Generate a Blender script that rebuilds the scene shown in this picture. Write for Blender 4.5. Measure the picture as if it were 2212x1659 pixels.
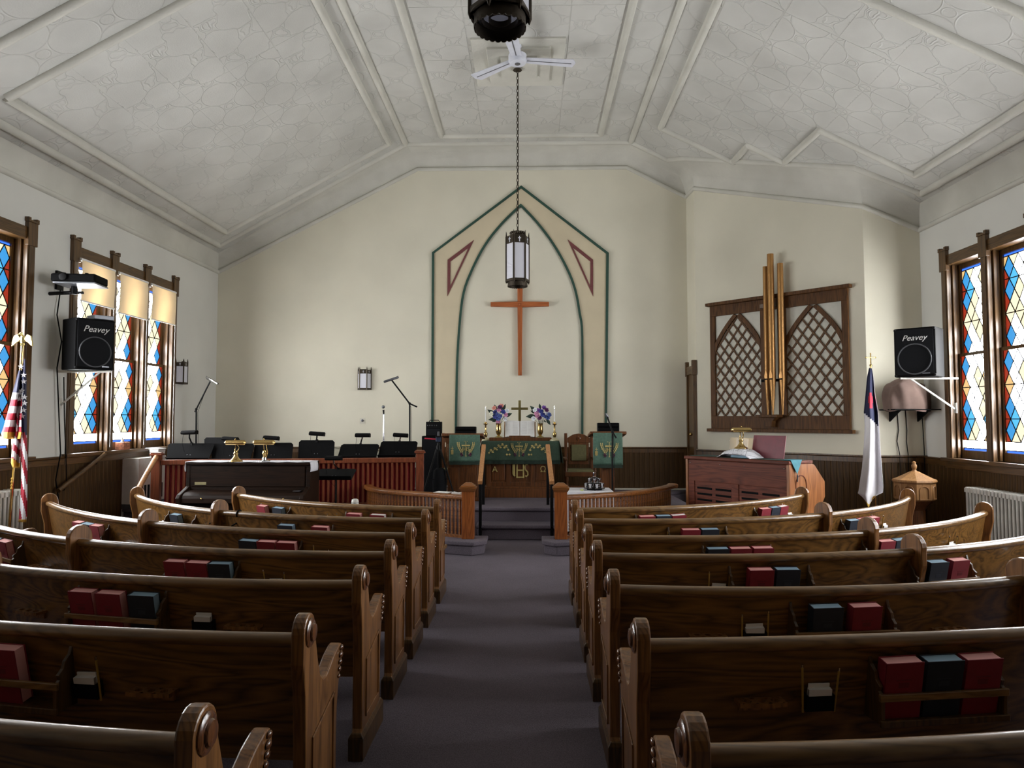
import bpy, bmesh, math, random
from mathutils import Matrix, Vector
random.seed(7)
for o in list(bpy.data.objects): bpy.data.objects.remove(o)
SC = bpy.context.scene
COL = SC.collection
sin, cos, pi, rad = math.sin, math.cos, math.pi, math.radians

# ------------------------------------------------------------------ camera
F, CX, CY = 1534.0, 1106.0, 829.5            # focal length and centre in photo pixels
YAW, PITCH, HC = math.atan(39 / F), math.atan(76.5 / F), 1.60
cam = bpy.data.cameras.new('camera'); camo = bpy.data.objects.new('camera', cam); COL.objects.link(camo)
cam.sensor_width = 36; cam.lens = F / 2212 * 36; cam.clip_start = 0.05
camo.location = (0, 0, HC); camo.rotation_euler = (pi / 2 + PITCH, 0, YAW)
SC.camera = camo

# ------------------------------------------------------------------ world and exposure
W = bpy.data.worlds.new('world'); SC.world = W; W.use_nodes = True
bg = W.node_tree.nodes['Background']
bg.inputs[0].default_value = (0.75, 0.85, 1.0, 1); bg.inputs[1].default_value = 1.0
GLOW = 30.0                                   # daylight seen through the clear window glass
SC.view_settings.view_transform = 'Standard'; SC.view_settings.look = 'None'
SC.view_settings.exposure = 0.6; SC.view_settings.gamma = 1.0
SC.view_settings.use_curve_mapping = False

def ray(px, py):
    x, y, z = (px - CX) / F, 1.0, (CY - py) / F
    y, z = y * cos(PITCH) - z * sin(PITCH), y * sin(PITCH) + z * cos(PITCH)
    x, y = x * cos(YAW) - y * sin(YAW), x * sin(YAW) + y * cos(YAW)
    return Vector((x, y, z))
def at(px, py, Y):                            # photo pixel -> point at distance Y down the aisle
    r = ray(px, py); t = Y / r.y
    return Vector((r.x * t, Y, HC + r.z * t))
def atx(px, py, X):
    r = ray(px, py); t = X / r.x
    return Vector((X, r.y * t, HC + r.z * t))
def atz(px, py, z):
    r = ray(px, py); t = (z - HC) / r.z
    return Vector((r.x * t, r.y * t, z))
def atplane(px, py, P, N):
    r = ray(px, py); C0 = Vector((0, 0, HC)); t = (P - C0).dot(N) / r.dot(N)
    return C0 + r * t

# ------------------------------------------------------------------ mesh helpers
T = Matrix.Translation
def RZ(a): return Matrix.Rotation(a, 4, 'Z')
def RX(a): return Matrix.Rotation(a, 4, 'X')
def RY(a): return Matrix.Rotation(a, 4, 'Y')
def frame(loc, X, Y, Z=(0, 0, 1)):
    M = Matrix.Identity(4)
    for i, a in enumerate((X, Y, Z)):
        for j in range(3): M[j][i] = a[j]
    for j in range(3): M[j][3] = loc[j]
    return M

class MB:
    def __init__(s, M=None): s.v = []; s.f = []; s.m = []; s.M = M or Matrix(); s.cur = 0
    def add(s, vs, fs):
        n = len(s.v); s.v += [s.M @ Vector(p) for p in vs]
        s.f += [[i + n for i in f] for f in fs]; s.m += [s.cur] * len(fs); return s
    def box(s, x0, x1, y0, y1, z0, z1):
        return s.add([(x, y, z) for z in (z0, z1) for y in (y0, y1) for x in (x0, x1)],
                     [(0, 2, 3, 1), (4, 5, 7, 6), (0, 1, 5, 4), (2, 6, 7, 3), (0, 4, 6, 2), (1, 3, 7, 5)])
    def cbox(s, c, d, M=None):
        o = s.M
        s.M = o @ T(c) @ (M or Matrix()); s.box(-d[0] / 2, d[0] / 2, -d[1] / 2, d[1] / 2, -d[2] / 2, d[2] / 2); s.M = o; return s
    def prism(s, poly, t0, t1, ax='y'):
        n = len(poly)
        mk = {'y': lambda a, b, t: (a, t, b), 'x': lambda a, b, t: (t, a, b), 'z': lambda a, b, t: (a, b, t)}[ax]
        return s.add([mk(a, b, t0) for a, b in poly] + [mk(a, b, t1) for a, b in poly],
                     [list(range(n)), list(range(n, 2 * n))[::-1]] + [(i, (i + 1) % n, n + (i + 1) % n, n + i) for i in range(n)])
    def frustum(s, x0, x1, y0, y1, z0, X0, X1, Y0, Y1, z1):
        return s.add([(x0, y0, z0), (x1, y0, z0), (x1, y1, z0), (x0, y1, z0), (X0, Y0, z1), (X1, Y0, z1), (X1, Y1, z1), (X0, Y1, z1)],
                     [(0, 3, 2, 1), (4, 5, 6, 7), (0, 1, 5, 4), (1, 2, 6, 5), (2, 3, 7, 6), (3, 0, 4, 7)])
    def tube(s, pts, r, n=8, closed=False):
        pts = [Vector(p) for p in pts]; m = len(pts)
        rs = r if isinstance(r, (list, tuple)) else [r] * m
        up = None; vs = []
        for i, p in enumerate(pts):
            if closed: t = pts[(i + 1) % m] - pts[i - 1]
            else: t = pts[min(i + 1, m - 1)] - pts[max(i - 1, 0)]
            t = t.normalized() if t.length > 1e-9 else Vector((0, 0, 1))
            if up is None: up = t.orthogonal().normalized()
            else:
                up = up - t * up.dot(t); up = up.normalized() if up.length > 1e-6 else t.orthogonal().normalized()
            b = t.cross(up)
            vs += [p + (up * cos(2 * pi * k / n) + b * sin(2 * pi * k / n)) * rs[i] for k in range(n)]
        fs = []
        for i in range(m if closed else m - 1):
            j = (i + 1) % m
            fs += [(i * n + k, i * n + (k + 1) % n, j * n + (k + 1) % n, j * n + k) for k in range(n)]
        if not closed: fs += [list(range(n))[::-1], list(range((m - 1) * n, m * n))]
        return s.add(vs, fs)
    def lathe(s, prof, n=16, c=(0, 0, 0), a0=0.0, caps=True):
        m = len(prof)
        vs = [(c[0] + r * cos(a0 + 2 * pi * k / n), c[1] + r * sin(a0 + 2 * pi * k / n), c[2] + z) for r, z in prof for k in range(n)]
        fs = [(i * n + k, i * n + (k + 1) % n, (i + 1) * n + (k + 1) % n, (i + 1) * n + k) for i in range(m - 1) for k in range(n)]
        return s.add(vs, fs + ([list(range(n))[::-1], list(range((m - 1) * n, m * n))] if caps else []))
    def sweep(s, prof, path, closed=False):       # prof: (sideways, up); path: points, sideways = right of travel
        path = [Vector(p) for p in path]; m = len(path); n = len(prof); vs = []
        for i, p in enumerate(path):
            a = path[(i - 1) % m] if closed or i else None; b = path[(i + 1) % m] if closed or i < m - 1 else None
            d1 = (p - a).normalized() if a is not None else None; d2 = (b - p).normalized() if b is not None else None
            d = (d1 + d2).normalized() if d1 is not None and d2 is not None else (d1 if d1 is not None else d2)
            side = d.cross(Vector((0, 0, 1))); side = side.normalized()
            k = 1.0
            if d1 is not None and d2 is not None: k = 1 / max(0.3, d.dot(d1))
            vs += [p + side * (q[0] * k) + Vector((0, 0, q[1])) for q in prof]
        fs = []
        for i in range(m if closed else m - 1):
            j = (i + 1) % m
            fs += [(i * n + k, i * n + (k + 1) % n, j * n + (k + 1) % n, j * n + k) for k in range(n)]
        if not closed: fs += [list(range(n))[::-1], list(range((m - 1) * n, m * n))]
        return s.add(vs, fs)
    def ball(s, c, r, n=10, sc=(1, 1, 1)):
        m = n // 2 + 1
        pr = [(max(1e-4, sin(pi * i / m)) * r, -cos(pi * i / m) * r) for i in range(m + 1)]
        vs = [(c[0] + q * cos(2 * pi * k / n) * sc[0], c[1] + q * sin(2 * pi * k / n) * sc[1], c[2] + z * sc[2]) for q, z in pr for k in range(n)]
        fs = [(i * n + k, i * n + (k + 1) % n, (i + 1) * n + (k + 1) % n, (i + 1) * n + k) for i in range(m) for k in range(n)]
        return s.add(vs, fs + [list(range(n))[::-1], list(range(m * n, (m + 1) * n))])
    def grid(s, nu, nv, fn, mat=None):
        n = len(s.v)
        s.v += [s.M @ Vector(fn(i / nu, j / nv)) for j in range(nv + 1) for i in range(nu + 1)]
        for j in range(nv):
            for i in range(nu):
                a = n + j * (nu + 1) + i
                s.f.append([a, a + 1, a + nu + 2, a + nu + 1]); s.m.append(mat((i + .5) / nu, (j + .5) / nv) if mat else s.cur)
        return s
    def mesh(s, name, mats, smooth=None, recalc=True):
        me = bpy.data.meshes.new(name); me.from_pydata([tuple(p) for p in s.v], [], s.f)
        for m in (mats if isinstance(mats, (list, tuple)) else [mats]): me.materials.append(m)
        me.polygons.foreach_set('material_index', s.m)
        if recalc:
            b = bmesh.new(); b.from_mesh(me); bmesh.ops.recalc_face_normals(b, faces=b.faces); b.to_mesh(me); b.free()
        if smooth is not None:
            me.polygons.foreach_set('use_smooth', [True] * len(me.polygons)); me.set_sharp_from_angle(angle=rad(smooth))
        me.update(); return me
    def build(s, name, mats, parent=None, smooth=None, bevel=0, recalc=True, thick=0):
        base = None
        if parent is None:                        # a thing of one mesh: origin at the middle of its base
            xs = [p.x for p in s.v]; ys = [p.y for p in s.v]; zs = [p.z for p in s.v]
            base = Vector(((min(xs) + max(xs)) / 2, (min(ys) + max(ys)) / 2, min(zs)))
            s.v = [p - base for p in s.v]
        o = bpy.data.objects.new(name, s.mesh(name, mats, smooth, recalc)); COL.objects.link(o)
        if parent: o.parent = parent
        if base is not None: o.location = base
        if thick:
            md = o.modifiers.new('solid', 'SOLIDIFY'); md.thickness = thick; md.offset = 0
        if bevel:
            md = o.modifiers.new('bevel', 'BEVEL'); md.width = bevel; md.segments = 2; md.limit_method = 'ANGLE'; md.angle_limit = rad(40)
        return o

def tag(o, label=None, cat=None, group=None, kind=None):
    if label: o['label'] = label
    if cat: o['category'] = cat
    if group: o['group'] = group
    if kind: o['kind'] = kind
    return o
def thing(name, loc, rz=0.0, label=None, cat=None, group=None, kind=None, rx=0.0):
    o = bpy.data.objects.new(name, None); COL.objects.link(o); o.empty_display_size = .05
    o.location = loc; o.rotation_euler = (rx, 0, rz); return tag(o, label, cat, group, kind)
def copy_tree(o, parent=None):
    c = o.copy(); COL.objects.link(c); c.parent = parent
    for ch in o.children: copy_tree(ch, c)
    return c
def inst(me, name, parent, M):
    o = bpy.data.objects.new(name, me); COL.objects.link(o); o.parent = parent; o.matrix_local = M; return o
def struct(name, mb, mat, smooth=None, bevel=0, **k):
    return tag(mb.build(name, mat, None, smooth, bevel, **k), kind='structure')
def text_mesh(body, size, depth=0.002, shear=0.0, name='text'):
    cu = bpy.data.curves.new(name, 'FONT'); cu.body = body; cu.size = size; cu.extrude = depth; cu.shear = shear
    cu.align_x = 'CENTER'; cu.align_y = 'CENTER'; cu.resolution_u = 3
    o = bpy.data.objects.new(name, cu); COL.objects.link(o)
    bpy.context.view_layer.update()
    me = bpy.data.meshes.new_from_object(o.evaluated_get(bpy.context.evaluated_depsgraph_get()))
    bpy.data.objects.remove(o); bpy.data.curves.remove(cu); me.name = name
    return me

# ------------------------------------------------------------------ materials
def lin(c): return tuple((x / 255 / 12.92 if x <= 10 else ((x / 255 + .055) / 1.055) ** 2.4) for x in c)
class NT:
    def __init__(s, name):
        s.m = bpy.data.materials.new(name); s.m.use_nodes = True; s.t = s.m.node_tree; s.b = s.t.nodes['Principled BSDF']
    def n(s, ty, **k):
        x = s.t.nodes.new(ty)
        for a, v in k.items():
            if isinstance(a, str) and a.startswith('i_'): x.inputs[int(a[2:])].default_value = v
            else: setattr(x, a, v)
        return x
    def l(s, a, b): s.t.links.new(a, b)
    def math(s, op, a, b=None, c=None):
        x = s.t.nodes.new('ShaderNodeMath'); x.operation = op
        for i, q in enumerate((a, b, c)):
            if q is None: continue
            if isinstance(q, (int, float)): x.inputs[i].default_value = q
            else: s.l(q, x.inputs[i])
        return x.outputs[0]
    def coords(s, scale=(1, 1, 1), rot=(0, 0, 0)):
        tc = s.n('ShaderNodeTexCoord'); mp = s.n('ShaderNodeMapping'); s.l(tc.outputs['Object'], mp.inputs[0])
        mp.inputs['Scale'].default_value = scale; mp.inputs['Rotation'].default_value = rot; return mp.outputs[0]
    def noise(s, vec, scale, detail=3, dist=0.0, rough=.5):
        x = s.n('ShaderNodeTexNoise'); x.inputs['Scale'].default_value = scale; x.inputs['Detail'].default_value = detail
        x.inputs['Distortion'].default_value = dist; x.inputs['Roughness'].default_value = rough
        if vec is not None: s.l(vec, x.inputs['Vector'])
        return x.outputs[0]
    def ramp(s, fac, stops):
        x = s.n('ShaderNodeValToRGB'); e = x.color_ramp.elements
        while len(e) < len(stops): e.new(.5)
        for q, (p, c) in zip(e, stops): q.position = p; q.color = tuple(c) + (1,)
        s.l(fac, x.inputs[0]); return x.outputs[0]
    def bump(s, h, strength=.3, dist=.01):
        x = s.n('ShaderNodeBump'); x.inputs['Strength'].default_value = strength; x.inputs['Distance'].default_value = dist
        s.l(h, x.inputs['Height']); s.l(x.outputs[0], s.b.inputs['Normal'])
    def set(s, **k):
        for a, v in k.items(): s.b.inputs[a.replace('_', ' ')].default_value = v if not isinstance(v, tuple) or len(v) == 4 else v + (1,)
        return s
MATS = {}
def plain(name, c, rough=.6, metal=0.0, var=.12, scale=14, **k):
    t = NT(name); c = lin(c); v = t.coords(); nz = t.noise(v, scale, 4)
    t.l(t.ramp(nz, [(.3, [x * (1 - var) for x in c]), (.7, [min(1, x * (1 + var)) for x in c])]), t.b.inputs['Base Color'])
    t.set(Roughness=rough, Metallic=metal, **k); MATS[name] = t.m; return t.m
def wood(name, dark, light, axis='x', rough=.34, scale=1.0, coat=0.0, spec=.5):
    t = NT(name); d, l = lin(dark), lin(light)
    sc = {'x': (.34, 5, 5), 'y': (5, .34, 5), 'z': (5, 5, .34)}[axis]; sc = tuple(q * scale for q in sc)
    v = t.coords(sc)
    a = t.noise(v, 1.3, 2, .9)
    w = t.math('FRACT', t.math('MULTIPLY', a, 9.0)); w = t.math('ABSOLUTE', t.math('SUBTRACT', w, .5))
    v2 = t.coords(tuple(q * 6 for q in sc)); fine = t.noise(v2, 2.5, 3)
    mix = t.math('ADD', t.math('MULTIPLY', w, .9), t.math('MULTIPLY', fine, .55))
    col = t.ramp(mix, [(.18, d), (.45, [(x + y) / 2 for x, y in zip(d, l)]), (.85, l)])
    t.l(col, t.b.inputs['Base Color']); t.bump(fine, .12, .004)
    t.set(Roughness=rough, Specular_IOR_Level=spec); t.b.inputs['Coat Weight'].default_value = coat; t.b.inputs['Coat Roughness'].default_value = .18
    MATS[name] = t.m; return t.m
def emit(name, c, strength, back=None):
    t = NT(name); t.set(Base_Color=(.02, .02, .02), Roughness=.15)
    t.b.inputs['Emission Color'].default_value = tuple(c) + (1,); t.b.inputs['Emission Strength'].default_value = strength
    MATS[name] = t.m; return t.m

M_pew = wood('oak_pew', (60, 39, 15), (140, 99, 47), 'x', .33, 1.0, .35)
M_rail = wood('oak_rail', (94, 67, 36), (146, 110, 66), 'x', .3, 1.0, .5)
M_end = wood('oak_end', (90, 57, 26), (148, 100, 52), 'z', .32, 1.3, .3)
M_carve = wood('oak_carved', (70, 40, 20), (120, 74, 42), 'z', .22, 2.0, .6)
M_trim = wood('dark_oak_trim', (50, 33, 14), (100, 70, 34), 'z', .38, 1.2, .15)
M_trimh = wood('dark_oak_rail', (50, 33, 14), (100, 70, 34), 'y', .38, 1.2, .15)
M_plank = wood('oak_wainscot', (46, 31, 14), (86, 61, 31), 'z', .5, 1.4, 0, .2)
M_rail2 = wood('communion_oak', (92, 53, 20), (150, 92, 42), 'x', .33, 1.2, .2)
M_post = wood('post_oak', (112, 58, 24), (160, 92, 44), 'z', .33, 1.4, .2)
M_hand = wood('handrail_oak', (150, 98, 56), (196, 142, 92), 'y', .35, 1.4, .2)
M_choir = wood('choir_oak', (96, 46, 28), (140, 76, 48), 'z', .35, 1.4, .2)
M_altar = wood('altar_oak', (70, 40, 18), (116, 70, 34), 'z', .4, 1.2)
M_organ = wood('organ_walnut', (72, 32, 20), (118, 60, 40), 'x', .48, 1.2, .0, .2)
M_organs = wood('organ_side_oak', (120, 70, 34), (170, 110, 62), 'z', .35, 1.2, .2)
M_piano = wood('piano_walnut', (22, 13, 8), (42, 26, 16), 'x', .5, 1.2, .0, .15)
M_screen = wood('screen_oak', (58, 36, 17), (102, 68, 36), 'z', .5, 1.4, 0, .15)
M_lath = wood('lattice_oak', (66, 44, 26), (108, 78, 50), 'z', .5, 2.0, 0, .15)
M_cross = wood('cross_cherry', (138, 68, 30), (186, 108, 60), 'z', .4, 1.2)
M_crossx = wood('cross_cherry_arm', (138, 68, 30), (186, 108, 60), 'x', .4, 1.2)
M_font = wood('font_oak', (120, 82, 44), (168, 124, 76), 'z', .5, 1.4)
M_wall = plain('plaster_wall', (214, 213, 206), .85, var=.05, scale=1.1)
M_back = plain('plaster_back_wall', (220, 215, 196), .85, var=.06, scale=.9)
M_panel = plain('beige_arch_paint', (208, 195, 166), .85, var=.05, scale=2)
M_green = plain('green_trim_paint', (42, 74, 62), .5)
M_redtr = plain('maroon_trim_paint', (112, 60, 60), .55)
M_black = plain('black_plastic', (7, 7, 8), .7, Specular_IOR_Level=.1)
M_blackm = plain('black_metal', (8, 8, 9), .5, .0, Specular_IOR_Level=.2)
M_blackf = plain('black_grille_cloth', (24, 25, 28), .9, scale=200, Specular_IOR_Level=.2)
M_grey = plain('grey_metal', (120, 122, 128), .35, .7)
M_chrome = plain('chrome', (200, 200, 206), .12, 1.0, var=.03)
M_silver = plain('silver', (205, 205, 205), .2, 1.0, var=.03)
M_brass = plain('brass', (202, 172, 112), .22, 1.0, var=.06)
M_gold = plain('gold_pipe', (168, 124, 72), .38, .6, var=.05)
M_goldf = plain('gold_fringe', (212, 168, 66), .7)
M_bronze = plain('lantern_bronze', (64, 56, 46), .42, .7)
M_white = plain('white_cloth', (226, 226, 232), .8, var=.03)
M_paper = plain('white_paper', (232, 231, 228), .8, var=.02)
M_rad = plain('radiator_paint', (206, 204, 196), .45, var=.05)
M_carpet0 = None
M_redc = plain('red_curtain', (178, 56, 66), .85, var=.15)
M_greenc = plain('green_brocade', (74, 104, 88), .7, var=.16, scale=40)
M_greend = plain('green_altar_cloth', (54, 76, 60), .75, var=.14, scale=40)
M_fringe = plain('dark_green_fringe', (34, 50, 40), .9, var=.3, scale=120)
M_embro = plain('gold_embroidery', (186, 168, 104), .6)
M_grape = plain('purple_embroidery', (66, 32, 52), .8)
M_uph = plain('green_upholstery', (104, 100, 66), .85, var=.1, scale=30)
M_bookr = plain('red_cloth_cover', (134, 26, 42), .6, var=.08, scale=30)
M_pager = plain('pink_page_edges', (232, 166, 160), .8, var=.05)
M_bookb = plain('navy_cloth_cover', (26, 34, 48), .6, var=.08, scale=30)
M_pageb = plain('blue_page_edges', (140, 168, 186), .8, var=.05)
M_pagew = plain('white_page_edges', (232, 224, 220), .8, var=.04)
M_pencil = plain('pencil_yellow', (176, 140, 60), .5)
M_navy = plain('flag_navy', (28, 32, 66), .8)
M_fred = plain('flag_red', (168, 26, 50), .8)
M_fwhite = plain('flag_white', (224, 222, 226), .8, var=.03)
M_brown = plain('brown_fabric_cover', (112, 92, 84), .9, var=.14, scale=8)
M_beige = plain('beige_chair_metal', (150, 146, 128), .5)
M_teal = plain('teal_scarf', (54, 124, 138), .7)
M_lead = plain('lead_came', (26, 28, 34), .5, .4)
M_outlet = plain('outlet_plate', (206, 202, 188), .6)
M_fanw = plain('fan_white_enamel', (214, 216, 226), .4, var=.05)
M_leaf = plain('silk_leaf', (46, 62, 52), .7, var=.2)
M_yel = plain('yellow_green_petal', (196, 206, 90), .7)

def carpet():
    t = NT('mauve_carpet'); v = t.coords(); a = t.noise(v, 1.2, 3); b = t.noise(v, 160, 2)
    m = t.math('ADD', t.math('MULTIPLY', a, .35), t.math('MULTIPLY', b, .65))
    t.l(t.ramp(m, [(.3, lin((66, 60, 67))), (.7, lin((116, 106, 116)))]), t.b.inputs['Base Color'])
    t.bump(b, .5, .006); t.set(Roughness=.95); return t.m
M_carpet = carpet()
def tin(name, swirl):
    t = NT(name); tc = t.n('ShaderNodeTexCoord'); sp = t.n('ShaderNodeSeparateXYZ')
    if swirl:
        nz = t.n('ShaderNodeTexNoise'); nz.inputs['Scale'].default_value = 4.5; nz.inputs['Detail'].default_value = 1
        t.l(tc.outputs['Object'], nz.inputs['Vector'])
        mx = t.n('ShaderNodeVectorMath', operation='MULTIPLY_ADD'); mx.inputs[1].default_value = (.35, .35, 0)
        t.l(nz.outputs['Color'], mx.inputs[0]); t.l(tc.outputs['Object'], mx.inputs[2]); t.l(mx.outputs[0], sp.inputs[0])
    else: t.l(tc.outputs['Object'], sp.inputs[0])
    C = .30
    x = t.math('PINGPONG', t.math('ADD', sp.outputs[0], 30 * C), C); y = t.math('PINGPONG', t.math('ADD', sp.outputs[1], 30 * C), C)
    def ring(cx, cy, r, w):
        d = t.math('SQRT', t.math('ADD', t.math('POWER', t.math('SUBTRACT', x, cx), 2.0), t.math('POWER', t.math('SUBTRACT', y, cy), 2.0)))
        e = t.math('DIVIDE', t.math('ABSOLUTE', t.math('SUBTRACT', d, r)), w)
        return t.math('MAXIMUM', t.math('SUBTRACT', 1.0, e), 0.0)
    h = ring(0, 0, .045, .012)
    for a in ((0, 0, .068, .007), (C, 0, .215, .010), (0, C, .215, .010), (C, C, .06, .010)): h = t.math('MAXIMUM', h, ring(*a))
    fine = t.noise(tc.outputs['Object'], 60, 3)
    hh = t.math('ADD', h, t.math('MULTIPLY', fine, .3)); t.bump(hh, .5, .012)
    big = t.noise(t.n('ShaderNodeNewGeometry').outputs['Position'], 1.3, 3)
    t.l(t.ramp(big, [(.3, lin((188, 187, 181))), (.7, lin((206, 205, 199)))]), t.b.inputs['Base Color'])
    t.set(Roughness=.6); return t.m
M_tin = tin('pressed_tin', False); M_tin2 = tin('pressed_tin_border', True)
def rope():
    t = NT('painted_moulding'); v = t.coords(); b = t.noise(v, 26, 3); t.bump(b, .35, .01)
    a = t.noise(v, 1.5, 3); t.l(t.ramp(a, [(.3, lin((192, 190, 180))), (.7, lin((212, 210, 200)))]), t.b.inputs['Base Color'])
    t.set(Roughness=.6); return t.m
M_mould = rope()
def shade():
    t = NT('roller_shade_fabric'); out = t.t.nodes['Material Output']
    tr = t.n('ShaderNodeBsdfTranslucent'); tr.inputs[0].default_value = lin((248, 204, 140)) + (1,)
    df = t.n('ShaderNodeBsdfDiffuse'); df.inputs[0].default_value = lin((206, 198, 178)) + (1,)
    mx = t.n('ShaderNodeMixShader'); mx.inputs[0].default_value = .11
    t.l(df.outputs[0], mx.inputs[1]); t.l(tr.outputs[0], mx.inputs[2]); t.l(mx.outputs[0], out.inputs[0]); return t.m
M_shade = shade()
def milk():
    t = NT('milk_glass'); out = t.t.nodes['Material Output']
    tr = t.n('ShaderNodeBsdfTranslucent'); tr.inputs[0].default_value = (.85, .86, .92, 1)
    mx = t.n('ShaderNodeMixShader'); mx.inputs[0].default_value = .25
    t.set(Base_Color=lin((240, 240, 248)), Roughness=.25)
    t.l(t.b.outputs[0], mx.inputs[1]); t.l(tr.outputs[0], mx.inputs[2]); t.l(mx.outputs[0], out.inputs[0]); return t.m
M_milk = milk()
def clear():
    t = NT('clear_glass'); out = t.t.nodes['Material Output']; tr = t.n('ShaderNodeBsdfTransparent'); gl = t.n('ShaderNodeBsdfGlossy')
    gl.inputs['Roughness'].default_value = .05; mx = t.n('ShaderNodeMixShader'); mx.inputs[0].default_value = .2
    t.l(tr.outputs[0], mx.inputs[1]); t.l(gl.outputs[0], mx.inputs[2]); t.l(mx.outputs[0], out.inputs[0]); return t.m
M_clear = clear()
G = {'w': emit('clear_pane', (.97, .985, 1.0), GLOW), 'a': emit('amber_pane', (1, .66, .28), .62), 'p': emit('pale_amber_pane', (1, .86, .56), .85),
     'b': emit('blue_pane', (.05, .36, .80), .68), 'c': emit('sky_blue_pane', (.09, .50, .88), .8), 'r': emit('red_pane', (.42, .035, .012), .6),
     'n': emit('cobalt_strip', (.03, .13, .72), 1.3)}
# ================================================================== structure
XL, XR, YB, YR = -5.55, 5.40, 12.40, -5.0
YS = 9.87; PA = Vector((2.77, 11.87, 0)); PB = Vector((4.63, YS, 0))
def zc(x):
    if x < -2.14: return 4.6 + .543 * (x + 5.365)
    if x > 1.73: return 6.35 - .499 * (x - 1.73)
    return 6.35

struct('floor', MB().box(XL - .25, XR + .25, YR - .2, YB + .2, -.12, 0), M_carpet)
struct('ceiling', MB().prism([(-5.8, 4.36), (-2.14, 6.35), (1.73, 6.35), (5.65, 4.39), (5.65, 4.6), (1.73, 6.5), (-2.14, 6.5), (-5.8, 4.6)], YR - .2, YB + .2, 'y'), M_tin)
ceil = bpy.data.objects['ceiling']

WIN_L = [(8.42, 10.85, 1.19), (5.22, 7.65, 1.19)]
WIN_R = [(6.85, 9.28, 1.11), (3.62, 6.05, 1.11)]
HEAD = 3.62
def side_wall(name, x0, x1, ya, yb, wins):
    m = MB(); y = ya
    for (a, b, s) in sorted(wins):
        m.box(x0, x1, y, a, 0, 4.6); m.box(x0, x1, a, b, 0, s); m.box(x0, x1, a, b, HEAD, 4.6); y = b
    m.box(x0, x1, y, yb, 0, 4.6)
    return struct(name, m, M_wall)
wl = side_wall('wall_left', XL - .25, XL, YR, YB, WIN_L)
wr = side_wall('wall_right', XR, XR + .25, YR, YS, WIN_R)
wb = struct('wall_back', MB().prism([(XL - .25, 0), (2.75, 0), (2.75, 5.95), (1.71, 6.4), (-2.0, 6.4), (XL - .25, 4.5)], YB, YB + .2, 'y'), M_back)
wa = struct('wall_alcove', MB().prism([(2.75, YB + .2), (2.75, YB), (PA.x, PA.y), (PB.x, PB.y), (XR + .25, YS), (XR + .25, YB + .2)], 0, 5.95, 'z'), M_back)
struct('wall_rear', MB().prism([(XL - .25, 0), (XR + .25, 0), (XR + .25, 4.5), (1.73, 6.4), (-2.1, 6.4), (XL - .25, 4.5)], YR - .2, YR, 'y'), M_trim)  # unseen wall; dark oak finish added to cut light bounced onto pew backs

# coved cornice, bead moulding and rolls
WP = [(XL, YR, 4.22), (XL, YB, 4.22), (-2.0, YB, 6.05), (1.71, YB, 6.05), (2.75, YB, 5.51), (PA.x, PA.y, 5.49), (PB.x, PB.y, 4.56), (XR, YS, 4.22), (XR, YR, 4.22)]
CP = [(-5.365, YR, 4.6), (-5.365, 11.98, 4.6), (-2.14, 11.98, 6.35), (1.73, 11.98, 6.35), (2.36, 11.98, 6.03), (2.55, 11.67, 5.94), (4.40, 9.58, 5.015), (5.215, 9.45, 4.61), (5.215, YR, 4.61)]
QP = [(XL, YR, 4.6), (XL, YB, 4.6), (-2.05, YB, 6.3), (1.72, YB, 6.3), (2.7, YB, 5.86), (2.73, 11.82, 5.83), (4.58, 9.82, 4.93), (XR, YS, 4.6), (XR, YR, 4.6)]
mb = MB()
N = 8
for a, b, q in zip(WP, CP, QP):
    for k in range(N + 1):
        t = k / N; A_, B_, Q_ = Vector(a), Vector(b), Vector(q)
        mb.v.append(A_ * (1 - t) ** 2 + Q_ * 2 * t * (1 - t) + B_ * t * t)
for i in range(len(WP) - 1):
    for k in range(N):
        mb.f.append([i * (N + 1) + k, i * (N + 1) + k + 1, (i + 1) * (N + 1) + k + 1, (i + 1) * (N + 1) + k]); mb.m.append(0)
struct('trim_1', mb, M_mould, smooth=25, recalc=False)
def bead(path, r, n=10):
    m = MB()
    for a, b in zip(path[:-1], path[1:]): m.tube([a, b], r, n)
    for p in path[1:-1]: m.ball(p, r * 1.02, 10)
    return m
struct('trim_2', bead(WP, .036), M_mould, smooth=60)
struct('trim_3', bead(CP, .05), M_mould, smooth=60)
def roll(n, pts, r=.05):
    return struct('trim_%d' % n, bead([(x, y, zc(x) - .004) for x, y in pts], r), M_mould, smooth=60)
roll(4, [(-2.14, YR), (-2.14, 11.98)]); roll(5, [(1.73, YR), (1.73, 11.98)])
roll(6, [(-5.1, 6.65), (-5.1, 11.64), (-2.36, 11.64), (-2.36, 6.65), (-5.1, 6.65)])
roll(7, [(-1.48, 6.65), (-1.48, 11.64), (1.18, 11.64), (1.18, 6.65), (-1.48, 6.65)])
roll(8, [(2.06, 6.65), (2.06, 11.0), (3.18, 11.0), (3.2, 10.3), (3.72, 10.3), (3.75, 9.1), (4.95, 9.1), (4.95, 6.65), (2.06, 6.65)])
roll(9, [(-5.1, 1.0), (-5.1, 6.05), (-2.36, 6.05), (-2.36, 1.0)]); roll(10, [(2.06, 1.0), (2.06, 6.05), (4.95, 6.05), (4.95, 1.0)])
roll(11, [(-1.48, 1.0), (-1.48, 6.05), (1.18, 6.05), (1.18, 1.0)])
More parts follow.
